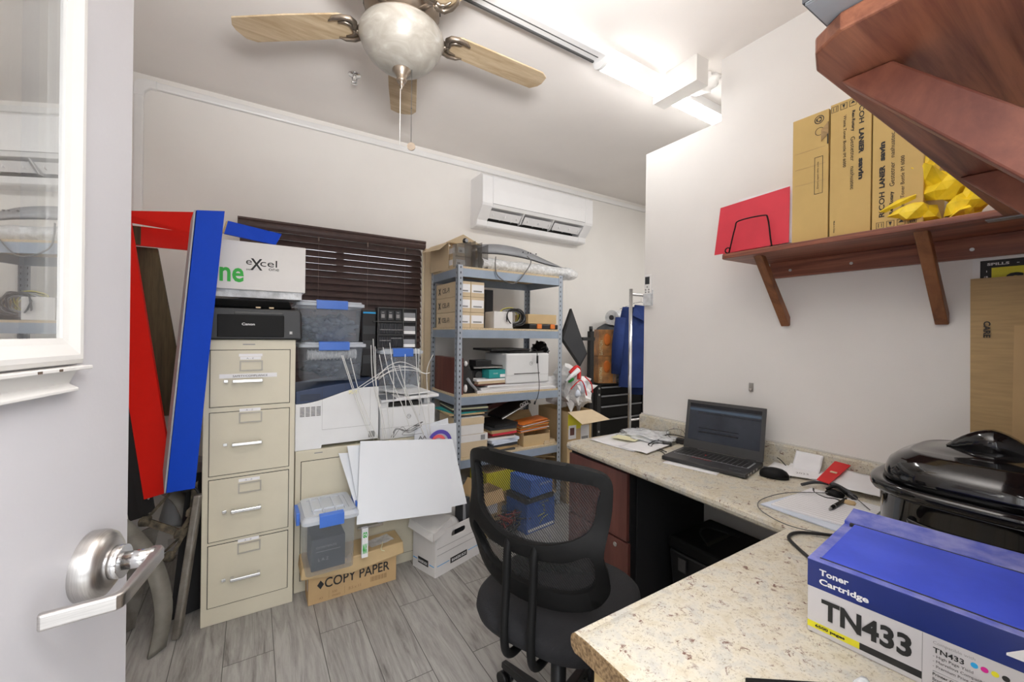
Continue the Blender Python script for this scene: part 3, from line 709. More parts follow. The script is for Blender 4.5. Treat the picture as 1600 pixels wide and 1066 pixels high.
def lumps(name, label, cat, loc, size, material, n=6, seed=1, amp=.5, group=None, part=None):
    m_ = MB(); rnd = random.Random(seed)
    for i in range(n):
        sx = size[0] * rnd.uniform(.22, .34); sy = size[1] * rnd.uniform(.22, .34); sz = size[2] * rnd.uniform(.24, .36)
        m_.blob((loc[0] + sx + rnd.random() * (size[0] - 2 * sx), loc[1] + sy + rnd.random() * (size[1] - 2 * sy), loc[2] + sz + rnd.random() * (size[2] - 2 * sz)), (sx, sy, sz), seed * 5 + i, amp, 2.5, 3)
    return tag(O(m_, name, material), label, cat, group)

# big office laser printer seen from the side
lp = T('laser_printer', 'large white office laser printer with a navy blue top and side vents', 'printer', (.190, 2.405, .7375))
def topz(x): return .312 + .040 * math.sin(min(1, x / .42) * math.pi / 2)
def seamz(x): return .245 + .070 * (0.5 - 0.5 * math.cos(min(1, max(0, x - .02) / .33) * math.pi))
xs = [i * .425 / 16 for i in range(17)]
O(MB().prism([(0, .0), (.125, .0), (.128, .018), (.425, .018)] + [(x, seamz(x)) for x in xs[::-1]], 'y', 0, .41), 'body', 'printer_white', lp, bevel=.003)
O(MB().prism([(x, seamz(x) + .0006) for x in xs] + [(x, topz(x)) for x in xs[::-1]], 'y', .002, .41), 'top_cover', 'printer_navy', lp, bevel=.004)
dr = MB()
for a in ((.128, .1285, .10, seamz(.128)), (.378, .3785, .10, .31)): dr.box(a[0], a[1], -.0006, .001, a[2], a[3])
dr.box(.128, .3785, -.0006, .001, .0995, .1003)
O(dr, 'side_door_seam', 'dark_gap', lp)
g = MB()
for r_ in range(7):
    for c_ in range(4):
        g.box(.022 + c_ * .026, .043 + c_ * .026, -.0008, .001, .178 + r_ * .0075, .1815 + r_ * .0075)
O(g, 'vent_grille', 'dark_gap', lp)['kind'] = 'stuff'
g = MB()
for r_ in range(5): g.box(.022, .118, .0005, .003, .262 + r_ * .007, .2645 + r_ * .007)
O(g, 'top_vents', 'black_plastic', lp)['kind'] = 'stuff'
for x in (.127, .245): O(MB().box(x, x + .001, .0004, .004, seamz(x), topz(x)), 'cover_seam', 'black_plastic', lp)
O(MB().box(.262, .305, -.0008, .001, .284, .302), 'sticker', 'sticky_yellow', lp)
O(MB().box(.37, .405, -.0008, .001, .030, .065), 'button_recess', 'print_grey', lp)

# multifunction printer beside it
mp_ = T('multifunction_printer', 'white multifunction laser printer with a scanner bed, right of the navy-topped one', 'printer', (.625, 2.405, .7375))
O(MB().box(0, .335, 0, .36, 0, .192), 'body', 'printer_white', mp_, bevel=.012, seg=3)
O(MB().box(.045, .235, -.001, .05, .193, .215), 'output_slot', 'vent_dark', mp_)
O(MB().box(0, .05, 0, .34, .190, .222).box(.28, .32, .05, .34, .190, .240).box(.05, .28, .10, .34, .190, .222), 'scanner_support', 'printer_white', mp_, bevel=.003)
O(MB().hexa([(0, -.02, .222), (.35, -.02, .236), (.35, .35, .236), (0, .35, .222), (0, -.02, .240), (.35, -.02, .254), (.35, .35, .254), (0, .35, .240)]), 'scanner_bed', 'printer_white', mp_, bevel=.004)
O(MB().hexa([(.0, -.022, .238), (.085, -.022, .240), (.07, .05, .258), (.0, .05, .256), (.0, -.022, .242), (.085, -.022, .244), (.07, .05, .262), (.0, .05, .260)]), 'control_panel', 'printer_grey', mp_)
O(MB().hexa([(.16, 0, .255), (.30, -.01, .262), (.29, .33, .262), (.02, .33, .255), (.19, 0, .262), (.30, -.01, .272), (.29, .33, .278), (.02, .33, .276)]), 'document_feeder', 'printer_white', mp_, bevel=.003)
O(MB().add([(.168 + .013 * math.cos(R(a)), -.0008, .128 + .013 * math.sin(R(a))) for a in range(0, 360, 15)] + [(.168 + .0105 * math.cos(R(a)), -.0008, .128 + .0105 * math.sin(R(a))) for a in range(0, 360, 15)], [(i, (i + 1) % 24, 24 + (i + 1) % 24, 24 + i) for i in range(24)]), 'logo_ring', 'print_grey', mp_)
TX(mp_, 'hp', (.160, -.0002, .121), X, Z, .016, .016, 'print_grey', name='logo_letters', shear=.25)
O(MB().box(.001, .334, -.0006, .001, .070, .0712), 'tray_seam', 'print_grey', mp_)

# tubs on the big printer
tub('lower clear tub with blue latch on the big printer, a spool of film inside', (.215, 2.43, 1.093), .325, .33, .212, lw=.48)
tub('upper clear tub with blue latch stacked on another beside the black printer', (.200, 2.43, 1.308), .33, .33, .222, lw=.48)
m_ = MB().tube([(.25, 2.47, 1.235), (.50, 2.475, 1.240)], .026, 16)
for k in range(14): m_.tube([(.252 + k * .0185, 2.4700 + .027 * math.cos(a), 1.2355 + .027 * math.sin(a)) for a in [i * math.pi / 6 for i in range(12)]], .0035, 5, closed=True)
tag(O(m_, 'film_spool', 'bubble_wrap'), 'white spool of wrapped film lying in the lower clear tub', 'spool')
lumps('cable_tangle', 'grey tangle of parts in plastic bags inside the lower clear tub', 'bagged parts', (.245, 2.452, 1.10), (.265, .27, .12), 'slate_parts', 9, 3, .8)
lumps('cable_tangle', 'dark bagged cables filling the upper clear tub', 'bagged parts', (.232, 2.45, 1.315), (.265, .27, .15), 'slate_parts', 10, 5, .9)
# tub on the multifunction printer, and rack on it
tub('clear tub with blue latch behind the wires, under the black module rack', (.665, 2.54, 1.017), .255, .20, .245, lw=.5)
lumps('cable_tangle', 'grey parts inside the clear tub on the multifunction printer', 'bagged parts', (.69, 2.56, 1.022), (.20, .16, .16), 'slate_parts', 7, 8, .8)
rk = T('module_rack', 'black rack of small slotted modules standing on a clear tub before the blind', 'rack', (.648, 2.57, 1.264), -2)
O(MB().box(0, .24, .02, .10, 0, .255), 'case', 'black_plastic', rk)
O(MB().box(-.002, .152, .0, .02, 0, .006).box(-.002, .152, .0, .02, .083, .088).box(-.03, .152, -.002, .02, .165, .169).box(.152, .157, 0, .02, 0, .255).box(.236, .24, 0, .02, 0, .255).box(-.002, .24, 0, .02, .250, .255).box(-.002, .002, 0, .02, 0, .255).box(.157, .236, 0, .02, .084, .088).box(.157, .236, 0, .02, .166, .170), 'shelf_frame', 'dark_grey_plastic', rk)
g = MB()
for r_, z in enumerate((.01, .093)):
    for c_ in range(14): g.box(.006 + c_ * .0103, .0125 + c_ * .0103, .004, .02, z, z + .062)
O(g, 'modules', 'charcoal', rk)['kind'] = 'stuff'
O(MB().box(.010, .077, .001, .004, .038 + .093 - .083 + .0, .042 + .01).box(.010, .077, .001, .004, .115, .119).box(.08, .150, .001, .004, .115, .119).box(.08, .150, .001, .004, .062, .066), 'card_edges', 'print_grey', rk)
for c_ in range(3):
    O(MB().box(.014 + c_ * .046, .046 + c_ * .046, .002, .02, .178, .235), 'module', 'charcoal', rk)
    O(MB().box(.019 + c_ * .046, .039 + c_ * .046, .0015, .0021, .190, .213).box(.022 + c_ * .046, .036 + c_ * .046, .0015, .0021, .222, .226), 'white_marking', 'print_grey', rk)
for z in (.008, .092, .176):
    O(MB().box(.160, .233, .004, .02, z, z + .020), 'pale_block', 'print_white', rk)
    O(MB().box(.160, .233, .006, .02, z + .022, z + .05), 'block', 'grey_plastic', rk)
bq = T('equipment_case', 'black equipment case standing in shadow behind the stacked clear tubs', 'case', (.56, 2.60, 1.093))
O(MB().box(0, .085, 0, .18, 0, .41), 'case', 'black_plastic', bq, bevel=.006)
O(MB().box(.005, .08, -.003, 0, .385, .395), 'blue_strip', 'print_cyan', bq)
for z in (.08, .17, .26): O(MB().box(.008, .077, -.003, 0, z, z + .05), 'front_slot', 'charcoal', bq)

# inkjet printer on the tall cabinet
ij = T('inkjet_printer', 'black inkjet printer on top of the tall cream cabinet', 'printer', (-.235, 2.32, 1.3205))
O(MB().prism([(0, .0), (.445, .0), (.442, .135), (.43, .150), (.0, .150)], 'y', 0, .30), 'body', 'black_plastic', ij, bevel=.008, seg=3)
O(MB().box(.095, .365, -.004, .004, .012, .118), 'front_flap', 'black_satin', ij, bevel=.003)
O(MB().box(.16, .36, -.006, 0, .121, .133), 'flap_lip', 'dark_grey_plastic', ij, bevel=.003)
O(MB().hexa([(.05, .02, .152), (.40, .02, .152), (.40, .29, .152), (.05, .29, .152), (.02, -.005, .190), (.385, -.005, .190), (.39, .29, .200), (.02, .29, .200)]), 'scanner_lid', 'black_satin', ij, bevel=.006)
O(MB().box(.245, .265, -.003, .02, .151, .158).box(.30, .32, -.003, .02, .151, .158), 'lid_clips', 'cardboard_pale', ij)
TX(ij, 'Canon', (.190, -.0045, .068), X, Z, .052, .012, 'print_white', bold=.02, name='brand_lettering')
TX(ij, 'B', (.391, -.0006, .030), X, Z, .008, .010, 'print_white', name='badge_letter')
O(MB().box(.388, .402, -.0004, .0, .027, .0415), 'badge', 'print_grey', ij)

wb = T('paper_carton', 'long white carton with green and black lettering lying on the black inkjet printer', 'box', (-.20, 2.36, 1.560))
O(MB().box(.03, .41, .01, .27, -.036, 0), 'tray_under', 'clear_film', wb)
O(MB().box(0, .425, 0, .30, 0, .232), 'carton', 'white_box', wb, bevel=.003)
TX(wb, 'one', (.005, -.0, .034), X, Z, .155, .068, 'print_green', bold=.022, name='green_lettering')
TX(wb, 'e', (.168, 0, .122), X, Z, .024, .022, 'print_black', name='black_lettering')
TX(wb, 'X', (.186, 0, .098), X, Z, .050, .056, 'print_black', bold=.015, name='black_lettering')
TX(wb, 'cel', (.226, 0, .118), X, Z, .072, .034, 'print_black', name='black_lettering')
TX(wb, 'one', (.262, 0, .100), X, Z, .045, .012, 'print_black', name='black_lettering')
TX(wb, 'paper', (.17, 0, .094), X, Z, .030, .008, 'print_black', name='black_lettering')

# ------------------------------------------------------------------ boards, wires
def board(label, q, th=.004, name='poster_board', m='poster_board', group=None):
    q = [Vector(p) for p in q]; n = (q[1] - q[0]).cross(q[3] - q[0]).normalized()
    return tag(O(MB().slab4(q, n * th), name, m), label, 'board', group)
board('large plain white board leaning in front of the cream lateral cabinet', [(.442, 2.12, .412), (.948, 2.12, .362), (1.020, 2.30, .724), (.493, 2.30, .777)])
board('white board mostly hidden, its right edge showing behind the large plain board', [(.55, 2.136, .39), (1.050, 2.136, .385), (1.036, 2.314, .715), (.55, 2.314, .76)])
board('white board at the left of the stack, leaning furthest towards the filing cabinet', [(.462, 2.172, .43), (.60, 2.172, .42), (.55, 2.345, .70), (.392, 2.345, .715)], name='poster_board')
board('narrow white board second from the left in the leaning stack', [(.466, 2.154, .42), (.62, 2.154, .41), (.62, 2.330, .74), (.432, 2.330, .752)])
sgn = T('yard_sign', 'white sign with a blue and red curved emblem poking up behind the large board', 'sign', (0, 0, 0))
O(MB().slab4([(.80, 2.345, .45), (1.09, 2.345, .43), (1.088, 2.375, .80), (.82, 2.375, .80)], (0, .004, 0)), 'panel', 'poster_board', sgn)
O(MB().slab4([(.86, 2.352, .45), (1.05, 2.352, .43), (1.035, 2.382, .835), (.86, 2.382, .80)], (0, .004, 0)), 'second_panel', 'poster_board', sgn)
def arcband(cx, cz, r0_, r1_, a0, a1, y):
    m_ = MB(); p = arc(cx, cz, r0_, a0, a1, 14); q = arc(cx, cz, r1_, a0, a1, 14)
    m_.add([(x, y, z) for x, z in p + q], [(i, i + 1, 15 + i + 1, 15 + i) for i in range(14)]); return m_
O(arcband(.965, .700, .055, .078, 10, 150, 2.340), 'blue_arc', 'print_purple', sgn)
O(arcband(.955, .700, .030, .050, 0, 160, 2.340), 'red_arc', 'print_pink', sgn)
TX(sgn, 'AA', (.83, 2.339, .735), X, Z, .05, .02, 'print_black', name='sign_letters')
WG = 'white wire stakes of the yard signs'
def wire(pts, label='thin white wire stake rising from behind the leaning boards', r=.0021, g=WG, sm=True):
    return tag(O(MB().tube(smooth(pts, 5) if sm else pts, r, 6), 'wire_stake', 'wire_white'), label, 'wire stake', g)
yy = 2.335
for pts in (
    [(.395, 1.239), (.47, 1.00), (.553, .773)], [(.402, 1.238), (.48, .995), (.565, .770)], [(.439, 1.225), (.50, .99), (.592, .765)],
    [(.545, 1.292), (.556, 1.10), (.594, .943), (.627, .760)], [(.556, 1.327), (.572, 1.083), (.612, .90), (.640, .75)], [(.567, 1.285), (.576, 1.083), (.600, .92), (.618, .75)],
    [(.590, 1.24), (.625, 1.06), (.640, .93), (.660, .75)], [(.646, 1.306), (.668, 1.14), (.671, 1.007), (.668, .74)], [(.610, 1.28), (.65, 1.12), (.72, .95), (.775, .79)],
    [(.655, 1.22), (.70, 1.10), (.78, .93), (.850, .77)], [(.735, 1.24), (.735, 1.05), (.745, .93)], [(.700, 1.18), (.742, 1.04), (.80, .90), (.850, .76)],
    [(.796, 1.273), (.812, 1.071), (.84, .93), (.880, .755)], [(.815, 1.27), (.820, 1.0), (.825, .88)], [(.902, 1.235), (.866, 1.143), (.872, 1.0), (.892, .755)]):
    wire([(x * 1.012, yy, z) for x, z in pts])
AG = 'curved crossbars of the white wire stakes'
for pts in ([(.435, 1.030), (.53, 1.095), (.65, 1.165), (.76, 1.165), (.85, 1.125), (.885, 1.13)], [(.455, 1.028), (.54, 1.085), (.66, 1.145), (.78, 1.145), (.86, 1.12)], [(.572, 1.105), (.64, 1.175), (.72, 1.195), (.82, 1.15)], [(.585, 1.10), (.66, 1.152), (.76, 1.165), (.83, 1.14)]):
    wire([(x * 1.012, yy - .004, z) for x, z in pts], 'curved white crossbar wire arching over the upright wire stakes', g=AG)
m_ = MB(); rnd = random.Random(4)
for k in range(5):
    m_.tube(smooth([(.67 + rnd.random() * .02, 2.36, .76), (.70 + rnd.random() * .05, 2.362, .80 + rnd.random() * .02), (.78, 2.358, .775 + rnd.random() * .02), (.84 + rnd.random() * .03, 2.36, .80 + rnd.random() * .04), (.80, 2.362, .81), (.74, 2.36, .77), (.86, 2.36, .765)], 6), .0012, 5)
tag(O(m_, 'cable_coil', 'cable_grey'), 'thin grey cable coiled in front of the multifunction printer', 'cable')

# ------------------------------------------------------------------ copy paper box with tub
cb = T('copy_paper_box', 'brown lidded carton printed COPY PAPER on the floor beside the filing cabinet', 'box', (.245, 2.255, 0))
O(MB().box(0, .438, 0, .128, 0, .17), 'carton', 'cardboard', cb, bevel=.002)
lidm = MB()
lidm.add([(-.035, -.030, .150), (.20, -.028, .128), (.472, -.03, .150), (.472, .138, .155), (-.035, .138, .150), (-.03, -.022, .205), (.20, -.022, .200), (.468, -.022, .212), (.468, .134, .215), (-.03, .134, .21)],
         [(4, 3, 2, 1, 0), (5, 6, 7, 8, 9), (0, 1, 6, 5), (1, 2, 7, 6), (2, 3, 8, 7), (3, 4, 9, 8), (4, 0, 5, 9)])
O(lidm, 'lid', 'cardboard_tan', cb, bevel=.006)
TX(cb, 'COPY PAPER', (.075, -.0015, .068), X, Z, .325, .050, 'kraft_print', bold=.012, name='lettering')
O(MB().add([(.040, -.001, .090), (.056, -.001, .068), (.072, -.001, .090), (.056, -.001, .112)], [(0, 1, 2, 3)]), 'diamond_mark', 'kraft_print', cb)
d = MB()
for x0, x1, z0, z1 in ((.095, .096, .012, .05), (.17, .171, .012, .05)): d.box(x0, x1, -.001, 0, z0, z1)
O(d, 'divider_lines', 'cardboard_dark', cb)
TX(cb, 'A3', (.05, -.0015, .018), X, Z, .016, .010, 'cardboard_dark', name='small_print'); TX(cb, '500\nsheets', (.11, -.0015, .015), X, Z, .04, .030, 'cardboard_dark', name='small_print'); TX(cb, '8.5 x 11', (.19, -.0015, .025), X, Z, .06, .014, 'cardboard_dark', name='small_print')
g = MB()
for i in range(16): g.box(.30 + i * .0055, .302 + i * .0055 + (i % 3) * .0008, -.001, 0, .030, .055)
O(g, 'barcode', 'cardboard_dark', cb)['kind'] = 'stuff'
O(MB().quad((-.0008, .05, .06), (-.0008, .02, .06), (-.0008, .02, .12), (-.0008, .05, .12)), 'side_sticker', 'paper', cb)
tag(O(MB().tube(smooth([(.62, 2.30, .214), (.60, 2.24, .218), (.585, 2.20, .216), (.60, 2.19, .21)], 6), .0022, 6), 'plastic_strap', 'sticky_yellow'), 'loose pale yellow strap lying on the copy paper carton', 'strap')
tag(O(MB().sheet((.545, 2.24, .2165), (.13, .035, 0), (-.02, .075, .002), 6, 4, .004, 3), 'document_pouch', 'clear_film'), 'clear pouch of printed paper lying on the copy paper carton under the boards', 'paper')
tb4 = tub('clear tub with a blue latch standing on the copy paper carton, black box inside', (.208, 2.105, .2145), .235, .262, .285, ribs=True, lw=.46)
O(MB().box(.243, .26, .08, .20, .225, .285), 'side_latch', 'latch_blue', tb4, bevel=.003)
O(MB().box(-.026, -.010, .08, .20, .225, .285), 'side_latch', 'latch_blue', tb4, bevel=.003)
bb = T('battery_box', 'black boxed device with white lettering inside the tub on the copy paper carton', 'box', (.245, 2.145, .222))
O(MB().box(0, .15, 0, .18, 0, .150), 'box', 'charcoal', bb, bevel=.002)
TX(bb, 'CONTENTS', (.02, -.001, .105), X, Z, .09, .010, 'print_grey', name='lettering'); TX(bb, 'L A Z', (.03, -.001, .045), X, Z, .045, .014, 'print_grey', name='lettering')
O(MB().box(.02, .13, -.001, 0, .088, .0895), 'line', 'print_grey', bb)
gb = T('green_printed_pack', 'small white pack with green lettering wedged between tub and leaning boards', 'pack', (.478, 2.16, .218))
O(MB().box(0, .03, 0, .02, .0, .15), 'pack', 'paper', gb)
TX(gb, 'GO', (.004, -.0005, .10), X, Z, .022, .03, 'print_green', bold=.05); TX(gb, 'MAX', (.004, -.0005, .02), X, Z, .022, .05, 'print_green', bold=.05)

# ------------------------------------------------------------------ banker's box
bk_ = T('archive_box', 'white archive box with hand hole and half-open lid on the floor under the boards', 'box', (.872, 2.154, 0), math.degrees(math.atan2(.108, .328)))
W_, D_, H_ = .345, .20, .250
wl = MB()
wl.box(0, W_, 0, .004, 0, .135); wl.box(0, .115, 0, .004, .135, .215); wl.box(.225, W_, 0, .004, .135, .215)
# the front wall with its hand hole
hole = rrect(.115, .225, .190, .222, .0155, 5)
wl = MB(); outer = [(0, 0), (W_, 0), (W_, H_), (0, H_)]
res = delaunay_2d_cdt([Vector(p) for p in outer + hole], [(i, (i + 1) % 4) for i in range(4)] + [(4 + i, 4 + (i + 1) % len(hole)) for i in range(len(hole))], [], 0, 1e-6)
def inpoly(p, poly):
    c_ = False; j = len(poly) - 1
    for i in range(len(poly)):
        if (poly[i][1] > p[1]) != (poly[j][1] > p[1]) and p[0] < (poly[j][0] - poly[i][0]) * (p[1] - poly[i][1]) / (poly[j][1] - poly[i][1]) + poly[i][0]: c_ = not c_
        j = i
    return c_
fv = res[0]; ff = [f for f in res[2] if not inpoly((sum(fv[i].x for i in f) / len(f), sum(fv[i].y for i in f) / len(f)), hole)]
wl.add([(v.x, 0, v.y) for v in fv], ff)
O(wl, 'front_wall', 'white_box', bk_, solid=.004)
O(MB().box(-.002, .003, .002, D_, 0, H_).box(W_ - .003, W_ + .002, .002, D_, 0, H_).box(.003, W_ - .003, D_ - .004, D_, 0, H_).box(.003, W_ - .003, .002, D_, 0, .004), 'carton', 'white_box', bk_)
TX(bk_, 'BANKERS BOX', (.118, -.0032, .046), X, Z, .115, .016, 'print_white', bold=.02, name='lettering', off=.001)
O(MB().quad((.108, -.0028, .038), (.24, -.0028, .038), (.24, -.0028, .070), (.108, -.0028, .070)), 'name_block', 'print_black', bk_)
ln_ = MB(); ln_.box(.01, .10, -.0032, -.002, .058, .061); ln_.box(.25, .335, -.0032, -.002, .058, .061); O(ln_, 'blue_lines', 'print_cyan', bk_)
ln_ = MB(); ln_.box(.01, .335, -.0032, -.002, .118, .1195); ln_.box(.01, .335, -.0032, -.002, .155, .1565); O(ln_, 'rule_lines', 'print_grey', bk_)
TX(bk_, 'ABC', (.265, -.0032, .205), X, Z, .035, .012, 'print_cyan', bold=.03)
O(MB().box(-.0036, -.002, .06, .15, .04, .075), 'side_name_block', 'print_black', bk_)
TX(bk_, 'BANKERS BOX', (-.0038, .146, .048), -Y, Z, .08, .015, 'print_white', bold=.02, name='side_lettering')
O(MB().box(-.0036, -.002, .16, .195, .055, .059).box(-.0036, -.002, .01, .05, .055, .059), 'side_blue_lines', 'print_cyan', bk_)
ldm = MB(); q = [Vector(p) for p in ((-.03, -.015, .262), (.13, .02, .285), (.125, .19, .300), (-.035, .19, .285))]
ldm.slab4(q, (0, 0, .004)); ldm.slab4([q[0], q[1], q[1] + Vector((0, -.006, -.045)), q[0] + Vector((0, -.006, -.040))], (0, -.003, 0)); ldm.slab4([q[0], q[3], q[3] + Vector((-.008, 0, -.04)), q[0] + Vector((-.008, -.006, -.040))], (-.003, 0, 0))
O(ldm, 'loose_lid', 'white_box', bk_)
pl = T('paper_roll', 'rounded white plastic bundle bulging out of the archive box', 'bundle', (0, 0, 0))
O(MB().blob((.975, 2.285, .225), (.085, .06, .05), 2, .12, 1.5, 3), 'bundle', 'white_box', pl)
dv = T('boxed_router', 'black and grey boxed device standing upright in the archive box', 'box', (1.085, 2.25, .10), 24)
O(MB().hexa([(0, 0, 0), (.07, .0, 0), (.07, .07, 0), (0, .07, 0), (-.01, -.005, .255), (.055, -.005, .262), (.065, .065, .255), (.0, .065, .25)]), 'box', 'charcoal', dv, bevel=.002)
O(MB().quad((-.0085, -.006, .14), (.018, -.006, .14), (.008, -.007, .245), (-.012, -.007, .245)), 'label', 'grey_plastic', dv)

# ================================================================== LEFT CORNER
rf = T('wooden_trestle', 'red-painted open wooden trestle leaning in the corner behind the door', 'frame', (0, 0, 0))
O(MB().plank((-.435, 2.61, .545), (-.655, 2.85, 1.87), (.122, -.05, .038), (.004, .018, 0)), 'near_rail', 'red_paint', rf)
O(MB().slab4([(-.560, 2.80, 1.905), (-.238, 2.60, 1.845), (-.258, 2.60, 1.955), (-.595, 2.80, 1.955)], (0, .018, .004)), 'top_board', 'red_paint', rf)
O(MB().slab4([(-.565, 2.85, 1.80), (-.285, 2.85, 1.80), (-.285, 2.85, 1.90), (-.575, 2.85, 1.90)], (0, .018, 0)), 'rear_board', 'red_paint', rf)
O(MB().slab4([(-.567, 2.848, 1.802), (-.50, 2.848, 1.802), (-.50, 2.848, 1.898), (-.577, 2.848, 1.898)], (0, .001, 0)), 'bare_patch', 'old_wood', rf)
O(MB().plank((-.42, 2.86, .90), (-.565, 2.89, 1.80), (.125, 0, 0), (0, .03, 0)), 'rear_rail', 'old_wood', rf)
O(MB().slab4([(-.36, 2.80, .86), (-.28, 2.80, .88), (-.27, 2.82, .55), (-.36, 2.82, .50)], (0, .018, 0)), 'low_cross_piece', 'red_paint', rf)
bf = T('wooden_trestle', 'blue-painted wooden trestle leaning against the tall cream cabinet', 'frame', (0, 0, 0))
O(MB().plank((-.310, 2.30, .655), (-.212, 2.25, 1.885), (.100, -.018, .008), (-.006, .018, 0)), 'front_rail', 'blue_paint', bf)
O(MB().slab4([(-.312, 2.302, .655), (-.216, 2.252, 1.885), (-.245, 2.42, 1.870), (-.345, 2.50, .70)], (-.006, 0, 0)), 'side_rail', 'pvc_grey', bf)
O(MB().slab4([(-.118, 2.325, 1.812), (.092, 2.39, 1.797), (.118, 2.39, 1.855), (-.105, 2.325, 1.873)], (0, .018, 0)), 'end_board', 'blue_paint', bf)
O(MB().slab4([(-.126, 2.3245, 1.815), (-.117, 2.3245, 1.815), (-.104, 2.3245, 1.872), (-.112, 2.3245, 1.868)], (0, .018, 0)), 'bare_edge', 'pine', bf)
# dark boards beside it
dk = T('black_board', 'narrow black board leaning between the door edge and the red frame', 'board', (0, 0, 0))
O(MB().plank((-.505, 2.70, .42), (-.66, 2.84, 1.30), (.075, -.02, .02), (0, .02, 0)), 'board', 'black_plastic', dk)
dk = T('black_board', 'second black board with screws, just left of the red rail foot', 'board', (0, 0, 0))
O(MB().plank((-.455, 2.635, .46), (-.60, 2.80, 1.25), (.06, -.02, .02), (0, .016, 0)), 'board', 'black_plastic', dk)
O(MB().cyl((-.42, 2.640, .54), (-.42, 2.632, .54), .006, 10), 'screw', 'zinc_screw', dk)
# curved grey panels (body panels)
def curved_panel(name, label, pts, wv, th, m):
    """pts: profile polyline of the near edge; wv: width vector"""
    pts = smooth(pts, 5); wv = Vector(wv); n = len(pts)
    return tag(O(MB().add([p for p in pts] + [p + wv for p in pts], [(i, i + 1, n + i + 1, n + i) for i in range(n - 1)], True), name, m, solid=th), label, 'panel')
curved_panel('curved_panel', 'long bowed grey metal panel standing on edge beside the door handle', [(-.55, 2.42, .62), (-.44, 2.40, .52), (-.335, 2.36, .36), (-.285, 2.30, .18), (-.300, 2.26, .015)], (-.055, -.03, -.02), .012, 'grey_panel')
curved_panel('wide_panel', 'broad greenish grey curved panel behind the bowed metal one', [(-.44, 2.62, .60), (-.33, 2.60, .52), (-.27, 2.56, .36), (-.26, 2.52, .16), (-.31, 2.48, .01)], (.06, .05, 0), .006, 'grey_panel')
tag(O(MB().slab4([(-.56, 2.40, .01), (-.44, 2.48, .01), (-.36, 2.52, .45), (-.50, 2.46, .42)], (0, .012, 0)), 'steel_sheet', 'aged_steel'), 'plain steel sheet leaning low behind the door handle', 'sheet')
sb = T('steel_bar', 'flat steel bar with rounded end standing upright against the cream cabinet', 'bar', (0, 0, 0))
O(MB().plank((-.292, 2.30, .004), (-.222, 2.33, .615), (.030, -.006, 0), (.012, .03, 0)), 'bar', 'aged_steel', sb, bevel=.008, seg=3)
sb2 = T('dark_sheet', 'dark rubbery sheet standing between the steel bar and cabinet', 'sheet', (0, 0, 0))
O(MB().slab4([(-.315, 2.46, .006), (-.20, 2.50, .006), (-.202, 2.54, .66), (-.260, 2.52, .66)], (0, .012, 0)), 'sheet', 'black_plastic', sb2)
hg = T('muddy_bracket', 'mud-caked hinged metal linkage hanging below the blue frame', 'bracket', (0, 0, 0))
hm = MB()
for a, b_, c_ in (((-.40, 2.44, .50), (-.29, 2.42, .64), .016), ((-.40, 2.44, .50), (-.27, 2.40, .43), .018), ((-.27, 2.40, .43), (-.225, 2.38, .52), .016), ((-.225, 2.38, .52), (-.215, 2.37, .66), .014), ((-.33, 2.41, .35), (-.26, 2.40, .42), .018), ((-.30, 2.40, .33), (-.235, 2.38, .47), .013)):
    hm.plank(Vector(a) - Vector((c_, 0, c_ / 2)), Vector(b_) - Vector((c_, 0, c_ / 2)), (c_ * 1.6, 0, c_ * .9), (0, .012, 0))
for p in ((-.40, 2.44, .50), (-.27, 2.40, .43), (-.31, 2.40, .335), (-.225, 2.37, .53)): hm.blob(p, (.026, .016, .024), 3, .5, 3, 2)
O(hm, 'arms', 'mud', hg)
O(MB().tube(smooth([(-.24, 2.36, .66), (-.205, 2.36, .62), (-.198, 2.37, .52), (-.215, 2.38, .40)], 6), .006, 8), 'hose', 'cable_black', hg)
O(MB().cyl((-.27, 2.38, .655), (-.245, 2.34, .655), .022, 16), 'pivot', 'black_plastic', hg)
wc = T('plastic_drum', 'smooth grey plastic drum lying behind the muddy linkage', 'drum', (0, 0, 0))
O(MB().tube([(-.345, 2.76, .36), (-.338, 2.76, .37), (-.26, 2.74, .68), (-.255, 2.74, .69)], [.05, .065, .065, .05], 24), 'drum', 'pvc_grey', wc)

# ================================================================== SHELVING UNIT
SX0, SX1, SY0, SY1 = 1.190, 2.115, 2.60, 3.10
su = T('shelving_unit', 'grey-blue steel shelving unit crammed with boxes and printers beside the blind', 'shelving unit', (SX0, SY0, 0))
WS, DS = SX1 - SX0, SY1 - SY0
for (x, y, a, b_) in ((0, 0, 1, 1), (WS, 0, -1, 1), (0, DS, 1, -1), (WS, DS, -1, -1)):
    po = MB(); po.box(min(0, a * .038), max(0, a * .038), min(0, b_ * .002), max(0, b_ * .002), 0, 1.84); po.box(min(0, a * .002), max(0, a * .002), min(0, b_ * .038), max(0, b_ * .038), 0, 1.84)
    p_ = O(po, 'post', 'slotted_post', su); p_.location = (x, y, 0)
for z in (1.832, 1.405, .934, .493, .11):
    O(MB().box(.002, WS - .002, .002, DS - .002, z - .014, z), 'shelf_board', 'particle_board', su)
    bm_ = MB()
    bm_.box(.006, WS - .006, .0022, .012, z - .072, z - .010); bm_.box(.006, WS - .006, DS - .012, DS - .0022, z - .072, z - .010)
    bm_.box(.0022, .012, .012, DS - .012, z - .072, z - .010); bm_.box(WS - .012, WS - .0022, .012, DS - .012, z - .072, z - .010)
    O(bm_, 'shelf_beam', 'shelf_beam', su)
def in_shelf(x, y, z): return (x, y, z)
Z1, Z2, Z3, Z4, Z5 = 1.8325, 1.4055, .9345, .4935, .1105

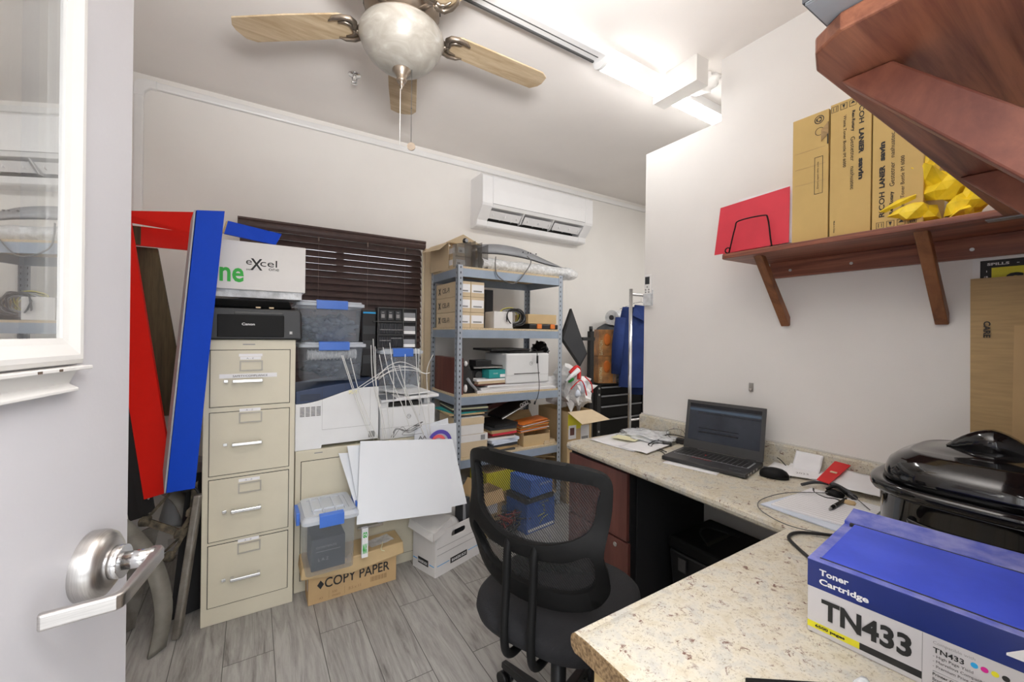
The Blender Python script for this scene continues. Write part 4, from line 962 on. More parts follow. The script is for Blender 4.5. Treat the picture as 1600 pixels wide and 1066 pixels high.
# --- top of the unit
tc_ = T('tall_cardboard_sheet', 'tall folded cardboard sheet standing behind the left end of the shelving', 'cardboard', (0, 0, 0))
O(MB().box(1.145, 1.215, 3.115, 3.18, 0, 2.03), 'sheet', 'cardboard_pale', tc_)
fbx = T('open_carton', 'open-topped tan carton with raised flap on the top shelf, small boxes in it', 'box', (1.205, 2.80, Z1), 8)
O(MB().box(0, .003, 0, .27, 0, .20).box(.003, .30, .267, .27, 0, .20).box(.297, .30, 0, .267, 0, .19).box(.003, .297, 0, .267, 0, .003), 'carton', 'cardboard_pale', fbx)
O(MB().slab4([(-.03, -.01, .19), (.10, -.04, .262), (.30, .0, .215), (.30, .265, .19)] , (0, 0, .003)).slab4([(0, .0, .20), (.0, .26, .20), (-.09, .24, .14), (-.08, 0, .13)], (-.002, 0, .002)), 'flaps', 'cardboard_pale', fbx)
for i, (lb, z) in enumerate((('small white-labelled carton, lower one inside the open top carton', 0.004), ('small white-labelled carton, upper one inside the open top carton', .092))):
    sm_ = T('small_carton', lb, 'box', (1.225 + .01 * i, 2.735 - .01 * i, Z1 + z), 5, 'small cartons in the open carton on the top shelf')
    O(MB().box(0, .13, 0, .16, 0, .085), 'carton', 'cardboard_pale', sm_, bevel=.002)
    O(MB().box(.012, .10, -.001, 0, .025, .065).box(-.001, 0, .03, .12, .025, .065), 'label', 'paper', sm_)
    O(MB().box(.02, .045, -.0015, -.0005, .03, .045), 'barcode', 'print_grey', sm_)
cl = T('webcam', 'small round black camera on top of the small cartons', 'camera', (1.30, 2.72, Z1 + .205))
O(MB().blob((0, 0, 0), (.022, .02, .022), 1, .02, 1, 2), 'body', 'black_gloss', cl); O(MB().cyl((0, -.018, 0), (0, -.023, 0), .012, 14), 'lens', 'grey_plastic', cl)
AX = [(1.200, 1.315), (1.295, 1.352), (1.345, 1.405), (1.400, 1.455)]
for i, (x0, x1) in enumerate(AX):
    wv = Vector((x1 - x0, .02, 0)); z1_ = (.190, .200, .196, .186)[i]
    q = [(x0, 2.70 - .05 * 0, Z1), (x1, 2.655, Z1), (x1, 2.655, Z1 + z1_), (x0, 2.72, Z1 + z1_ - .02)]
    tag(O(MB().slab4(q, (0, .004, 0)), 'acrylic_panel', 'smoked_acrylic'), ('leftmost and widest', 'second from left', 'third from left', 'rightmost')[i] + ' of four smoked plastic panels upright on the top shelf', 'panel', 'smoked plastic panels on the top shelf')
bp = T('bumper_strip', 'long curved grey plastic bumper strip on the bubble wrap, top shelf', 'bumper', (0, 0, 0))
q = smooth([(1.45, 2.80, 2.03), (1.65, 2.80, 2.055), (1.88, 2.80, 2.045), (2.08, 2.80, 2.00), (2.30, 2.80, 1.955)], 6); n = len(q)
w_ = [.055 * math.sin(math.pi * (0.25 + .72 * i / (n - 1))) + .006 for i in range(n)]
O(MB().add([p - Z * a for p, a in zip(q, w_)] + [p + Z * a * .4 + Y * .05 for p, a in zip(q, w_)], [(i, i + 1, n + i + 1, n + i) for i in range(n - 1)], True), 'strip', 'grey_plastic', bp, solid=.006)
O(MB().tube([p - Z * (a + .002) + Y * -.01 for p, a in zip(q, w_)], .006, 8), 'lower_trim', 'charcoal', bp)
for x in (1.86, 1.91, 1.935, 1.99): O(MB().cyl((x, 2.806, 2.035), (x, 2.798, 2.035), .005, 8), 'clip_hole', 'black_plastic', bp)
bw = T('bubble_wrap_roll', 'roll of clear bubble wrap along the top shelf under the grey bumper', 'bubble wrap', (0, 0, 0))
m_ = MB(); n = 26; vs = []
for i in range(n + 1):
    u = i / n; x = 1.42 + u * .93; rad = .052 + .008 * noise.noise(Vector((u * 6, 0, 0)))
    if u > .93: rad *= 1 - (u - .93) * 5
    for k in range(28):
        a = 2 * math.pi * k / 28; rr_ = rad * (1 + .10 * noise.noise(Vector((u * 30, math.cos(a) * 3, math.sin(a) * 3))) + .04 * ((i + k) % 2))
        vs.append((x, 2.74 + math.cos(a) * rr_ * 1.6, max(Z1 + .001, Z1 + .048 + math.sin(a) * rr_)))
m_.add(vs, [(i * 28 + k, i * 28 + (k + 1) % 28, (i + 1) * 28 + (k + 1) % 28, (i + 1) * 28 + k) for i in range(n) for k in range(28)], True)
O(m_, 'roll', 'bubble_wrap', bw)
tag(O(MB().tube(smooth([(1.50, 2.62, 1.93), (1.485, 2.60, 1.86), (1.50, 2.592, 1.79), (1.58, 2.588, 1.745), (1.66, 2.588, 1.75), (1.74, 2.592, 1.83), (1.80, 2.60, 1.92), (1.79, 2.64, 1.97)], 8), .004, 8), 'cable_loop', 'cable_grey'), 'grey cable loop hanging down over the top shelf edge', 'cable')

# --- second shelf
def celfi(x, y, z, lb, w_=.092):
    t_ = T('signal_booster_carton', lb, 'box', (x, y, z), 0, 'white-labelled cartons on the second shelf')
    O(MB().box(0, w_, 0, .40, 0, .108), 'carton', 'cardboard_pale' , t_, bevel=.002)
    O(MB().box(.006, w_ - .004, -.001, 0, .030, .088), 'label', 'paper', t_)
    s_ = O(MB().box(.02, w_ - .02, -.0015, -.0005, .036, .046), 'barcode', 'print_grey', t_)
    if x < 1.25:
        TX(t_, 'X', (-.0005, .36, .028), -Y, Z, .05, .050, 'print_black', bold=.06, name='side_mark'); TX(t_, 'CEL-FI', (-.0005, .28, .036), -Y, Z, .13, .036, 'charcoal', .01, name='side_lettering')
    return t_
for c_, x in enumerate((1.206, 1.303)):
    for r_ in range(3):
        celfi(x, 2.625, Z2 + r_ * .1095, f"{('bottom', 'middle', 'top')[r_]} white-labelled carton in the {('left', 'right')[c_]} stack on the second shelf", .095 if c_ == 0 else .108)
cs = T('server_chassis', 'upright dark grey slotted chassis at the back of the second shelf', 'chassis', (1.43, 2.88, Z2))
O(MB().box(0, .20, 0, .18, 0, .31), 'case', 'charcoal', cs, bevel=.003)
for x in (.05, .125): O(MB().box(x, x + .012, -.002, 0, .06, .28), 'slot', 'black_plastic', cs)
O(MB().box(.04, .075, -.012, 0, .05, .065), 'red_tab', 'bright_red', cs)
wb2 = T('white_carton', 'small plain white carton at the front of the second shelf', 'box', (1.485, 2.61, Z2), -4)
O(MB().box(0, .155, 0, .16, 0, .122), 'carton', 'white_box', wb2, bevel=.002)
O(MB().box(.002, .153, .002, .158, .122, .124), 'lid_flap', 'white_box', wb2)
rnd = random.Random(11)
cc = T('cable_bundle', 'coiled yellow, black and grey cables on the second shelf behind the white carton', 'cables', (0, 0, 0))
for mname, k, r_ in (('cable_black', 7, .0045), ('cable_yellow', 4, .003), ('grey_plastic', 5, .005)):
    m_ = MB()
    for i in range(k):
        c0 = (1.68 + rnd.uniform(-.03, .03), 2.73 + rnd.uniform(-.02, .04), Z2 + .075 + rnd.uniform(0, .02)); ra, rb = rnd.uniform(.07, .10), rnd.uniform(.050, .066)
        m_.tube(smooth([(c0[0] + ra * math.cos(a), c0[1] + .02 * math.sin(a * 2 + i) - .015 * k, c0[2] + rb * math.sin(a)) for a in [j * math.pi / 4 for j in range(8)]], 4, True), r_, 6, closed=True)
    O(m_, 'coil', mname, cc)
tb_ = T('tan_carton', 'low tan carton on the black case at the right of the second shelf', 'box', (1.80, 2.63, Z2 + .042), -5)
O(MB().box(0, .26, 0, .22, 0, .072), 'carton', 'cardboard_tan', tb_, bevel=.002); O(MB().box(.002, .128, .002, .218, .072, .074).box(.132, .258, .002, .218, .072, .074), 'flaps', 'cardboard_tan', tb_)
oc = T('latched_case', 'flat black tool case with orange latches at the right of the second shelf', 'case', (1.80, 2.61, Z2))
O(MB().box(0, .28, 0, .24, 0, .038), 'case', 'black_plastic', oc, bevel=.006)
for x in (.07, .20): O(MB().box(x, x + .045, -.006, .004, .004, .040), 'latch', 'orange', oc, bevel=.003)

# --- third shelf
mh = T('wooden_drawer_box', 'reddish-brown wooden box at the left end of the third shelf', 'box', (1.205, 2.62, Z3))
O(MB().box(0, .045, 0, .42, 0, .255), 'box', 'mahogany', mh, bevel=.002)
sk = T('desk_phone', 'black desk phone and handset jumbled beside the wooden box, third shelf', 'phone', (1.27, 2.64, Z3))
O(MB().hexa([(0, .02, 0), (.12, .02, 0), (.12, .20, 0), (0, .20, 0), (.01, .06, .19), (.06, .06, .21), (.10, .20, .21), (.01, .20, .19)]), 'base', 'black_plastic', sk, bevel=.004)
O(MB().tube([(.02, -.005, .11), (.05, .0, .07), (.09, .0, .03), (.10, .01, .015)], [.012, .010, .010, .014], 10), 'handset', 'grey_plastic', sk)
O(MB().blob((.012, .01, .215), (.014, .012, .02), 2, .1, 1, 2).blob((.012, .01, .04), (.014, .012, .03), 2, .1, 1, 2), 'bulb', 'white_plastic', sk)
gp_ = T('black_device_pile', 'black boxy device with round dial on papers, middle of the third shelf', 'device', (1.37, 2.74, Z3 + .075))
O(MB().box(0, .13, 0, .18, 0, .09), 'body', 'black_plastic', gp_, bevel=.01); O(MB().cyl((.06, 0, .045), (.06, -.012, .045), .028, 20), 'dial', 'dark_grey_plastic', gp_)
gp_ = T('flat_device', 'flat black device with a silver edge lying above the teal carton', 'device', (1.36, 2.68, Z3 + .172))
O(MB().box(0, .25, 0, .18, 0, .018), 'body', 'black_plastic', gp_, bevel=.002); O(MB().box(0, .25, -.003, 0, .004, .012), 'edge', 'chrome', gp_); O(MB().box(.03, .16, .02, .14, .018, .06), 'upper_box', 'black_plastic', gp_, bevel=.003)
tl = T('teal_carton', 'small teal carton with a white label on the third shelf', 'box', (1.465, 2.635, Z3 + .102), 2)
O(MB().box(0, .145, 0, .16, 0, .062), 'carton', 'teal', tl, bevel=.002); O(MB().box(.095, .140, -.001, 0, .006, .028), 'label', 'paper', tl); TX(tl, 'COVER', (.035, -.001, .030), X, Z, .04, .010, 'print_white')
PB = [(1.36, 2.625, 0.0, .70, .30, .018, 'paper', -1.5, 'lowest thick sheaf of white foam sheets under the printer on the third shelf'), (1.40, 2.635, .0185, .665, .30, .020, 'white_box', 0, 'second sheaf of pale sheets under the printer on the third shelf'), (1.45, 2.63, .039, .60, .30, .014, 'paper', 1, 'top sheaf of white sheets directly under the printer on the third shelf')]
for x, y, z, a, b_, h_, m_, rz, lb in PB:
    t_ = T('paper_sheaf', lb, 'paper', (x, y, Z3 + z), rz, 'sheaves of sheets on the third shelf')
    mm = MB(); k = 4
    for i in range(k): mm.box(rnd.uniform(-.004, .004), a + rnd.uniform(-.01, .01), rnd.uniform(-.006, .002), b_, i * h_ / k, (i + .85) * h_ / k)
    O(mm, 'sheets', m_, t_)['kind'] = 'stuff'
t_ = T('brown_folder', 'reddish-brown folder with papers under the teal carton', 'folder', (1.36, 2.625, Z3 + .0545), 4)
O(MB().box(0, .25, 0, .20, 0, .010), 'cover', 'mahogany', t_); O(MB().box(.01, .245, -.004, .19, .011, .030), 'pages', 'cardboard_pale', t_); O(MB().box(0, .26, 0, .20, .031, .045), 'top_pages', 'paper', t_)
p3_ = T('laser_printer', 'compact white printer with dark top on the third shelf of the unit', 'printer', (1.605, 2.625, Z3 + .0545))
O(MB().box(0, .40, 0, .34, 0, .228), 'body', 'printer_white', p3_, bevel=.012, seg=3)
O(MB().box(.04, .36, .02, .33, .229, .243), 'top_glass', 'black_gloss', p3_, bevel=.002)
O(MB().box(-.10, .25, .05, .36, .245, .262), 'black_tray', 'black_plastic', p3_, bevel=.004)
O(MB().box(.07, .31, -.001, .004, .070, .076), 'output_slot', 'dark_gap', p3_); O(MB().box(0.002, .398, -.0006, .001, .062, .063), 'seam', 'print_grey', p3_)
O(MB().add([(.225 + r_ * math.cos(R(a)), -.0008, .150 + r_ * math.sin(R(a))) for r_ in (.0145, .012) for a in range(0, 360, 15)], [(i, (i + 1) % 24, 24 + (i + 1) % 24, 24 + i) for i in range(24)]), 'logo_ring', 'print_grey', p3_)
TX(p3_, 'hp', (.217, -.0002, .143), X, Z, .017, .017, 'print_grey', name='logo_letters', shear=.25)
tag(O(MB().tube(smooth([(1.86, 2.66, 1.25), (1.875, 2.62, 1.24), (1.872, 2.60, 1.18), (1.882, 2.595, 1.05), (1.885, 2.59, .95), (1.87, 2.588, .88), (1.845, 2.588, .84)], 6), .0028, 6).tube([(1.872, 2.60, 1.20), (1.872, 2.60, 1.14)], .008, 8).tube([(1.85, 2.588, .85), (1.84, 2.588, .825)], .007, 8), 'hanging_cable', 'cable_black'), 'black power cord hanging down the front of the compact white printer', 'cable')
bg = MB(); rnd = random.Random(5)
for i in range(7): bg.blob((2.062 + rnd.uniform(-.008, .008), 2.86 + rnd.uniform(-.06, .08), Z3 + .10 + i * .035), (.042, .08, .06), i + 20, .7, 2.6, 3)
tag(O(bg, 'bin_bag', 'bin_bag'), 'shiny black plastic bag stuffed behind the right post of the unit', 'bag')

# --- fourth shelf
for i, (z, h_, lb, a) in enumerate(((0, .155, 'lower pale file carton at the left of the fourth shelf', .245), (.157, .118, 'upper pale file carton at the left of the fourth shelf', .215))):
    t_ = T('file_carton', lb, 'box', (1.20, 2.615, Z4 + z), 0, 'file cartons on the fourth shelf')
    O(MB().box(0, a, 0, .30, 0, h_), 'carton', 'cardboard_pale' if i == 0 else 'white_box', t_, bevel=.002)
    O(MB().box(-.002, a + .002, -.002, .30, h_ - .05, h_ - .0005), 'lid', 'white_box' if i == 0 else 'cardboard_pale', t_)
    if i == 0: O(MB().box(.19, .225, -.0028, -.001, h_ - .045, h_ - .01), 'label', 'print_grey', t_)
cols = ['charcoal', 'cardboard_tan', 'teal', 'charcoal', 'sticky_yellow', 'dark_grey_plastic', 'paper']
names = ['black', 'tan', 'green', 'dark grey', 'yellow', 'charcoal', 'white']
z = Z4 + .277
for i in range(6):
    h_ = .012 if i != 3 else .016
    t_ = tag(O(MB().obox((1.33 + rnd.uniform(-.02, .02), 2.80, z + h_ / 2), (.27, .30, h_ - .001), (0, 0, rnd.uniform(-8, 8))), 'binder', cols[i]), f'{names[i]} binder in the pile on the file cartons, {("lowest", "second", "third", "fourth", "fifth", "topmost")[i]} of six', 'binder', 'binders on the file cartons, fourth shelf'); z += h_
z = Z4 + .0008
cl2 = ['dark_grey_plastic', 'cardboard_kraft', 'charcoal', 'paper_bluish', 'paper_bluish', 'white_box', 'mahogany', 'red_folder', 'cardboard_kraft', 'charcoal', 'black_plastic']
nm2 = ['dark grey', 'brown', 'charcoal', 'pale blue', 'bluish white', 'white', 'maroon', 'red', 'kraft brown', 'slate', 'black']
od = ['lowest', 'second', 'third', 'fourth', 'fifth', 'sixth', 'seventh', 'eighth', 'ninth', 'tenth', 'topmost']
for i in range(11):
    h_ = (.014, .020, .018, .015, .022, .018, .014, .016, .022, .020, .022)[i]
    tag(O(MB().obox((1.585 + rnd.uniform(-.015, .02), 2.76, z + h_ / 2), (.235 + rnd.uniform(-.02, .02), .28, h_ - .0015), (0, 0, rnd.uniform(-7, 7))), 'folder', cl2[i]), f'{nm2[i]} folder, {od[i]} of the tall pile in the middle of the fourth shelf', 'folder', 'folders in the middle of the fourth shelf'); z += h_
t_ = tag(O(MB().obox((1.66, 2.98, .785), (.36, .20, .035), (0, -14, -6)), 'binder', 'mahogany'), 'maroon ring binder lying askew under the third shelf beam', 'binder')
t_ = T('black_binder', 'black binder with white ring clips slanting over the folder pile', 'binder', (1.60, 2.66, .715), 0, rot=(0, R(-20), R(6)))
O(MB().box(0, .30, 0, .20, 0, .022), 'cover', 'black_plastic', t_, bevel=.003); O(MB().box(0, .28, -.004, 0, .008, .014), 'page_edge', 'print_white', t_)
for x in (.20, .23, .255): O(MB().tube([(x + .012 * math.cos(a), -.004, .030 + .012 * math.sin(a)) for a in [i * math.pi / 5 for i in range(10)]], .003, 6, closed=True), 'ring', 'print_white', t_)
tn = T('open_tan_carton', 'small open tan carton of envelopes on the fourth shelf', 'box', (1.775, 2.635, Z4), -3)
O(MB().box(0, .245, 0, .003, 0, .085).box(0, .003, .003, .22, 0, .105).box(.242, .245, .003, .22, 0, .105).box(.003, .242, .217, .22, 0, .12).box(.003, .242, .003, .217, 0, .003), 'carton', 'cardboard_tan', tn)
O(MB().slab4([(.003, .217, .12), (.242, .217, .12), (.20, .25, .235), (-.05, .25, .235)], (0, .003, 0)), 'back_flap', 'cardboard_kraft', tn)
for i in range(9):
    m_ = ('orange_paper', 'paper', 'orange_paper', 'orange', 'cardboard_yellow')[i % 5]
    tag(O(MB().obox((1.90 + rnd.uniform(-.012, .012), 2.735, Z4 + .112 + i * .0085), (.26, .16, .003), (rnd.uniform(-1, 1), -5 + rnd.uniform(-2, 2), rnd.uniform(-4, 4))), 'envelope', m_), f'{("orange", "white", "orange", "deep orange", "yellow-brown")[i % 5]} envelope, number {("one", "two", "three", "four", "five", "six", "seven", "eight", "nine")[i]} up in the fan on the tan carton', 'envelope', 'envelopes fanned on the open tan carton')
t_ = T('tape_reel', 'flat tan taped packet at the front right of the fourth shelf', 'packet', (1.96, 2.615, Z4), 4)
O(MB().box(0, .12, 0, .09, 0, .014).box(.006, .115, .004, .09, .015, .028), 'packet', 'cardboard_pale', t_)

# --- bottom shelf and things seen through the chair back
yb = T('yellow_carton', 'yellow carton on the lowest shelf, seen through the chair mesh', 'box', (1.44, 2.61, Z5 + .085), 2)
O(MB().box(0, .30, 0, .25, 0, .155), 'carton', 'print_yellow', yb, bevel=.003); O(MB().box(.002, .298, .002, .248, .155, .157), 'flaps', 'cardboard_kraft', yb)
yb = T('brown_carton', 'flat brown carton with white label under the yellow carton', 'box', (1.38, 2.605, Z5), -1)
O(MB().box(0, .38, 0, .28, 0, .082), 'carton', 'cardboard_kraft', yb, bevel=.003); O(MB().box(.05, .17, -.001, 0, .012, .07), 'label', 'paper', yb)
sc = MB(); rnd = random.Random(9)
for i in range(26):
    sc.obox((1.90 + rnd.uniform(-.08, .08), 2.80 + rnd.uniform(-.1, .1), Z5 + .20 + i * .006), (.24, .16, .004), (rnd.uniform(-5, 5), rnd.uniform(-6, 6), rnd.uniform(-40, 40)))
for i in range(1):
    pf = T('scrap_carton', 'brown carton on the lowest shelf heaped with loose tan card', 'box', (1.79, 2.63, Z5))
    O(MB().box(0, .29, 0, .30, 0, .19), 'carton', 'cardboard_kraft', pf, bevel=.003)
o_ = tag(O(sc, 'card_scraps', 'cardboard_tan'), 'loose heap of tan card scraps under the fourth shelf', 'card scraps', kind='stuff')
for i, (lb, z, h_, a, m_) in enumerate((('lower blue carton with pale line drawing on the floor before the shelving', 0, .205, .27, 'print_blue'), ('upper pale blue carton stacked on the floor before the shelving', .245, .12, .21, 'latch_blue'))):
    t_ = T('blue_carton', lb, 'box', (1.585 + .03 * i, 2.30, z), 8)
    O(MB().box(0, a, 0, .22, 0, h_), 'carton', m_, t_, bevel=.003)
    if i == 0:
        O(MB().tube([(.14, -.001, .17), (.165, -.001, .165), (.16, -.001, .13), (.18, -.001, .12)], .002, 5).tube([(.10, -.001, .10), (.17, -.001, .11)], .0025, 5).tube([(.12, -.001, .045), (.15, -.001, .08), (.2, -.001, .09)], .002, 5), 'line_drawing', 'print_yellow', t_)
        O(MB().box(.01, .26, -.001, 0, .012, .03), 'white_band', 'print_white', t_); TX(t_, 'ROUTER', (.12, -.001, .185), X, Z, .09, .010, 'print_yellow')
    else: TX(t_, 'NETWORK', (.08, -.001, .07), X, Z, .11, .016, 'print_white')
t_ = T('black_carton', 'thin black carton between the two blue cartons on the floor', 'box', (1.58, 2.30, .2055), 7)
O(MB().box(0, .26, 0, .22, 0, .037), 'carton', 'black_plastic', t_, bevel=.002); TX(t_, 'ADAPTER', (.06, -.001, .012), X, Z, .08, .010, 'print_grey')
t_ = T('open_brown_carton', 'open brown carton with raised flaps between archive box and shelving', 'box', (1.225, 2.385, 0), 10)
O(MB().box(0, .24, 0, .003, 0, .30).box(0, .003, .003, .15, 0, .30).box(.237, .24, .003, .15, 0, .30).box(.003, .237, .147, .15, 0, .30).box(.003, .237, .003, .147, 0, .003), 'carton', 'cardboard_tan', t_)
O(MB().slab4([(0, .0, .30), (0, .15, .30), (.05, .14, .385), (.05, .01, .385)], (.003, 0, 0)).slab4([(.0, 0, .30), (.24, 0, .30), (.22, -.05, .24), (.02, -.05, .24)], (0, -.003, 0)), 'flaps', 'cardboard', t_)
O(MB().box(.10, .20, -.001, 0, .15, .22), 'label', 'paper', t_)
tg = MB(); rnd = random.Random(2)
for i in range(9):
    c0 = Vector((1.46 + rnd.uniform(-.05, .08), 2.36 + rnd.uniform(-.05, .03), .05 + rnd.uniform(0, .10)))
    tg.tube(smooth([c0 + Vector((rnd.uniform(-.09, .09), rnd.uniform(-.05, .05), rnd.uniform(-.045, .05))) for _ in range(7)], 5), .004, 6)
tag(O(tg, 'cable_heap', 'cable_black'), 'heap of tangled dark cables on the floor behind the chair', 'cables')
tg = MB()
for i in range(3):
    c0 = Vector((1.48 + rnd.uniform(-.05, .08), 2.35, .07 + rnd.uniform(0, .12)))
    tg.tube(smooth([c0 + Vector((rnd.uniform(-.08, .08), rnd.uniform(-.05, .03), rnd.uniform(-.06, .05))) for _ in range(7)], 5), .004, 6)
tag(O(tg, 'cable_heap', 'cable_red'), 'dull red cables mixed into the dark heap behind the chair', 'cables')

# ================================================================== BEYOND THE SHELVING
bb_ = T('large_open_carton', 'large open brown carton with hanging flaps standing between shelving and desk', 'box', (2.15, 2.56, .22))
O(MB().box(0, .26, 0, .003, 0, .52).box(0, .003, .003, .40, 0, .52).box(.257, .26, .003, .40, 0, .52).box(.003, .257, .397, .40, 0, .52).box(.003, .257, .003, .397, 0, .003), 'carton', 'cardboard_tan', bb_)
O(MB().slab4([(0, -.001, .52), (.26, -.001, .52), (.33, -.14, .455), (.03, -.14, .445)], (0, 0, .003)), 'front_flap', 'cardboard_pale', bb_)
O(MB().slab4([(.26, 0, .52), (.26, .40, .52), (.36, .40, .46), (.34, 0, .46)], (0, 0, .003)), 'side_flap', 'cardboard_tan', bb_)
O(MB().box(.004, .15, -.0012, 0, .38, .50), 'yellow_label', 'print_yellow', bb_)
O(MB().box(.01, .09, -.0014, 0, .30, .41), 'picture_label', 'paper', bb_); O(MB().box(.025, .07, -.002, -.0012, .33, .39), 'picture', 'mahogany', bb_)
O(MB().box(.14, .23, -.0014, 0, .25, .40), 'white_label', 'paper', bb_); g = MB()
for i in range(12): g.box(.15 + i * .006, .153 + i * .006, -.002, -.0013, .27, .31)
O(g, 'barcode', 'print_black', bb_)['kind'] = 'stuff'
TX(bb_, 'PILOT', (.13, -.001, .425), X, Z, .11, .030, 'print_black', bold=.05); TX(bb_, 'FOR MODEL', (.015, -.001, .25), X, Z, .09, .016, 'print_black', bold=.04); TX(bb_, 'DS TECH', (.015, -.001, .215), X, Z, .08, .016, 'print_black', bold=.04)
sd = T('crate_stand', 'brown carton carrying the large open carton beside the shelving', 'box', (2.15, 2.56, 0))
O(MB().box(0, .30, 0, .42, 0, .2195), 'carton', 'cardboard_kraft', sd, bevel=.003)
pb = MB(); pb.blob((2.29, 2.76, .90), (.13, .16, .16), 5, .7, 3.2, 3).blob((2.38, 2.70, .87), (.10, .12, .13), 9, .8, 3.4, 3).blob((2.25, 2.72, 1.03), (.065, .09, .08), 12, .9, 3.2, 2); pb.sm = [False] * len(pb.f)
bg_ = T('shopping_bag', 'white plastic shopping bag with red print sitting in the large open carton', 'bag', (0, 0, 0))
O(pb, 'bag', 'white_plastic', bg_)
O(MB().tube(smooth([(2.20, 2.60, 1.05), (2.25, 2.58, 1.10), (2.30, 2.60, 1.07), (2.28, 2.58, 1.0)], 5), .016, 8).tube(smooth([(2.34, 2.575, 1.02), (2.40, 2.56, .96), (2.43, 2.575, .88)], 5), .005, 6).tube(smooth([(2.20, 2.585, .92), (2.24, 2.565, .97), (2.29, 2.565, .99), (2.33, 2.57, .95), (2.36, 2.57, .86)], 5), .005, 6), 'red_ribbon', 'bright_red', bg_)
O(MB().tube([(2.135, 2.575, .99), (2.26, 2.56, 1.08)], [.012, .022], 12), 'paper_tube', 'paper', bg_)
O(MB().blob((2.34, 2.60, .93), (.035, .03, .05), 3, .6, 2, 2).blob((2.27, 2.58, .88), (.03, .02, .03), 4, .6, 2, 2), 'blue_print', 'paper_bluish', bg_); O(MB().blob((2.21, 2.60, 1.0), (.03, .02, .025), 5, .6, 2, 2), 'green_print', 'print_green', bg_)
tv = T('flat_monitor', 'black flat monitor tilted on its corner on a stand beside the shelving', 'monitor', (0, 0, 0))
q = [(2.267 + .03, 2.70, 1.590), (2.500, 2.72, 1.200), (2.420, 2.72, 1.09), (2.190, 2.70, 1.335)]
O(MB().slab4(q, (.0, .03, 0)), 'case', 'black_plastic', tv, bevel=.003)
c0 = sum((Vector(p) for p in q), Vector()) / 4
O(MB().slab4([c0 + (Vector(p) - c0) * .90 - Y * .002 for p in q], (0, .002, 0)), 'screen', 'charcoal', tv)
O(MB().box(2.60, 2.645, 2.79, 2.83, .02, 1.40).box(2.50, 2.645, 2.78, 2.82, 1.315, 1.345).cyl((2.622, 2.81, 1.40), (2.622, 2.81, 1.445), .016, 12), 'stand_arm', 'black_plastic', tv)
O(MB().box(2.50, 2.75, 2.68, 2.86, 0, .02), 'stand_foot', 'black_plastic', tv)
for i in range(2):
    t_ = T('fitness_carton', ('lower', 'upper')[i] + ' orange and black picture carton stacked on the black tool chest', 'box', (2.79, 2.88, .906 + i * .258), -22, 'orange and black cartons on the tool chest')
    O(MB().box(0, .185, 0, .12, 0, .256), 'carton', 'photo_orange', t_, bevel=.002)
    O(MB().box(.15, .16, -.001, 0, .01, .245).box(.172, .180, -.001, 0, .01, .245), 'silver_stripe', 'print_grey', t_)
    TX(t_, 'DAYTON', (.040, -.001, .012), Z, -X, .14, .030, 'sticky_yellow', bold=.04, off=-.001)
    O(MB().quad((.1856, .01, .0), (.1856, .11, .0), (.1856, .11, .25), (.1856, .01, .25)), 'side_print', 'charcoal', t_)
    O(MB().blob((.085, -.002, .16), (.035, .002, .06), 3, .2, 2, 2), 'picture', 'orange', t_)
tx = T('tool_chest', 'black wheeled tool chest with grey-edged drawers beyond the desk', 'tool chest', (2.76, 2.86, 0))
O(MB().box(.02, .66, .02, .32, .14, .90), 'body', 'black_satin', tx)
for x in (0, .63): O(MB().box(x, x + .045, 0, .04, .06, .905), 'corner_post', 'black_plastic', tx)
O(MB().box(0, .675, 0, .33, .892, .905), 'top_tray', 'black_plastic', tx, bevel=.003)
for z, h_ in ((.80, .075), (.70, .092), (.575, .115), (.40, .165), (.20, .18)):
    d_ = O(MB().box(.05, .625, .008, .02, z, z + h_), 'drawer', 'black_satin', tx, bevel=.002)
    O(MB().box(.055, .62, -.004, .008, z + h_ - .018, z + h_ - .004), 'handle', 'grey_plastic', d_, bevel=.003)
for z in (.86, .80, .45): O(MB().cyl((.022, -.001, z), (.022, -.006, z), .010, 10), 'rivet', 'zinc_screw', tx)
for x in (.06, .60): O(MB().cyl((x - .02, .16, .06), (x + .02, .16, .06), .06, 16), 'wheel', 'black_plastic', tx)
for i, (z, h_, m_, lb) in enumerate(((.906, .10, 'grey_cushion', 'bottom folded grey cushion on the tool chest'), (1.008, .09, 'grey_cushion', 'second folded grey cushion on the tool chest'), (1.10, .085, 'grey_cushion', 'third folded grey cushion on the tool chest'))):
    tag(O(MB().blob((3.12, 3.06, z + h_ / 2), (.16, .11, h_ / 2 * 1.05), i, .12, 2, 3), 'cushion', m_), lb, 'cushion', 'grey cushions on the tool chest')
tag(O(MB().blob((3.12, 3.05, 1.33), (.18, .12, .145), 6, .22, 1.6, 4), 'duffel_bag', 'grey_cloth'), 'stuffed dark grey cloth bag on top of the grey cushions', 'bag')
rl = T('plastic_roll', 'roll of clear plastic film on top of the dark grey cloth bag', 'roll', (0, 0, 0))
O(MB().tube([(3.06, 2.98, 1.545), (3.30, 3.04, 1.555)], .075, 24), 'film', 'clear_film', rl); O(MB().tube([(3.05, 2.977, 1.545), (3.31, 3.042, 1.555)], .025, 16), 'core', 'charcoal', rl)
rk_ = T('clothes_rack', 'chromed metal clothes rack standing just past the end of the wall', 'clothes rack', (2.81, 2.51, 0))
for x in (0, .95): O(MB().cyl((x, 0, .03), (x, 0, 1.775), .0155, 18), 'upright', 'chrome', rk_)
O(MB().cyl((0, 0, 1.73), (.95, 0, 1.73), .0125, 18), 'rail', 'chrome', rk_); O(MB().cyl((0, 0, .62), (.95, 0, .62), .010, 14), 'lower_rail', 'chrome', rk_)
for x in (0, .95): O(MB().box(x - .02, x + .02, -.25, .25, 0, .03), 'foot', 'chrome', rk_)
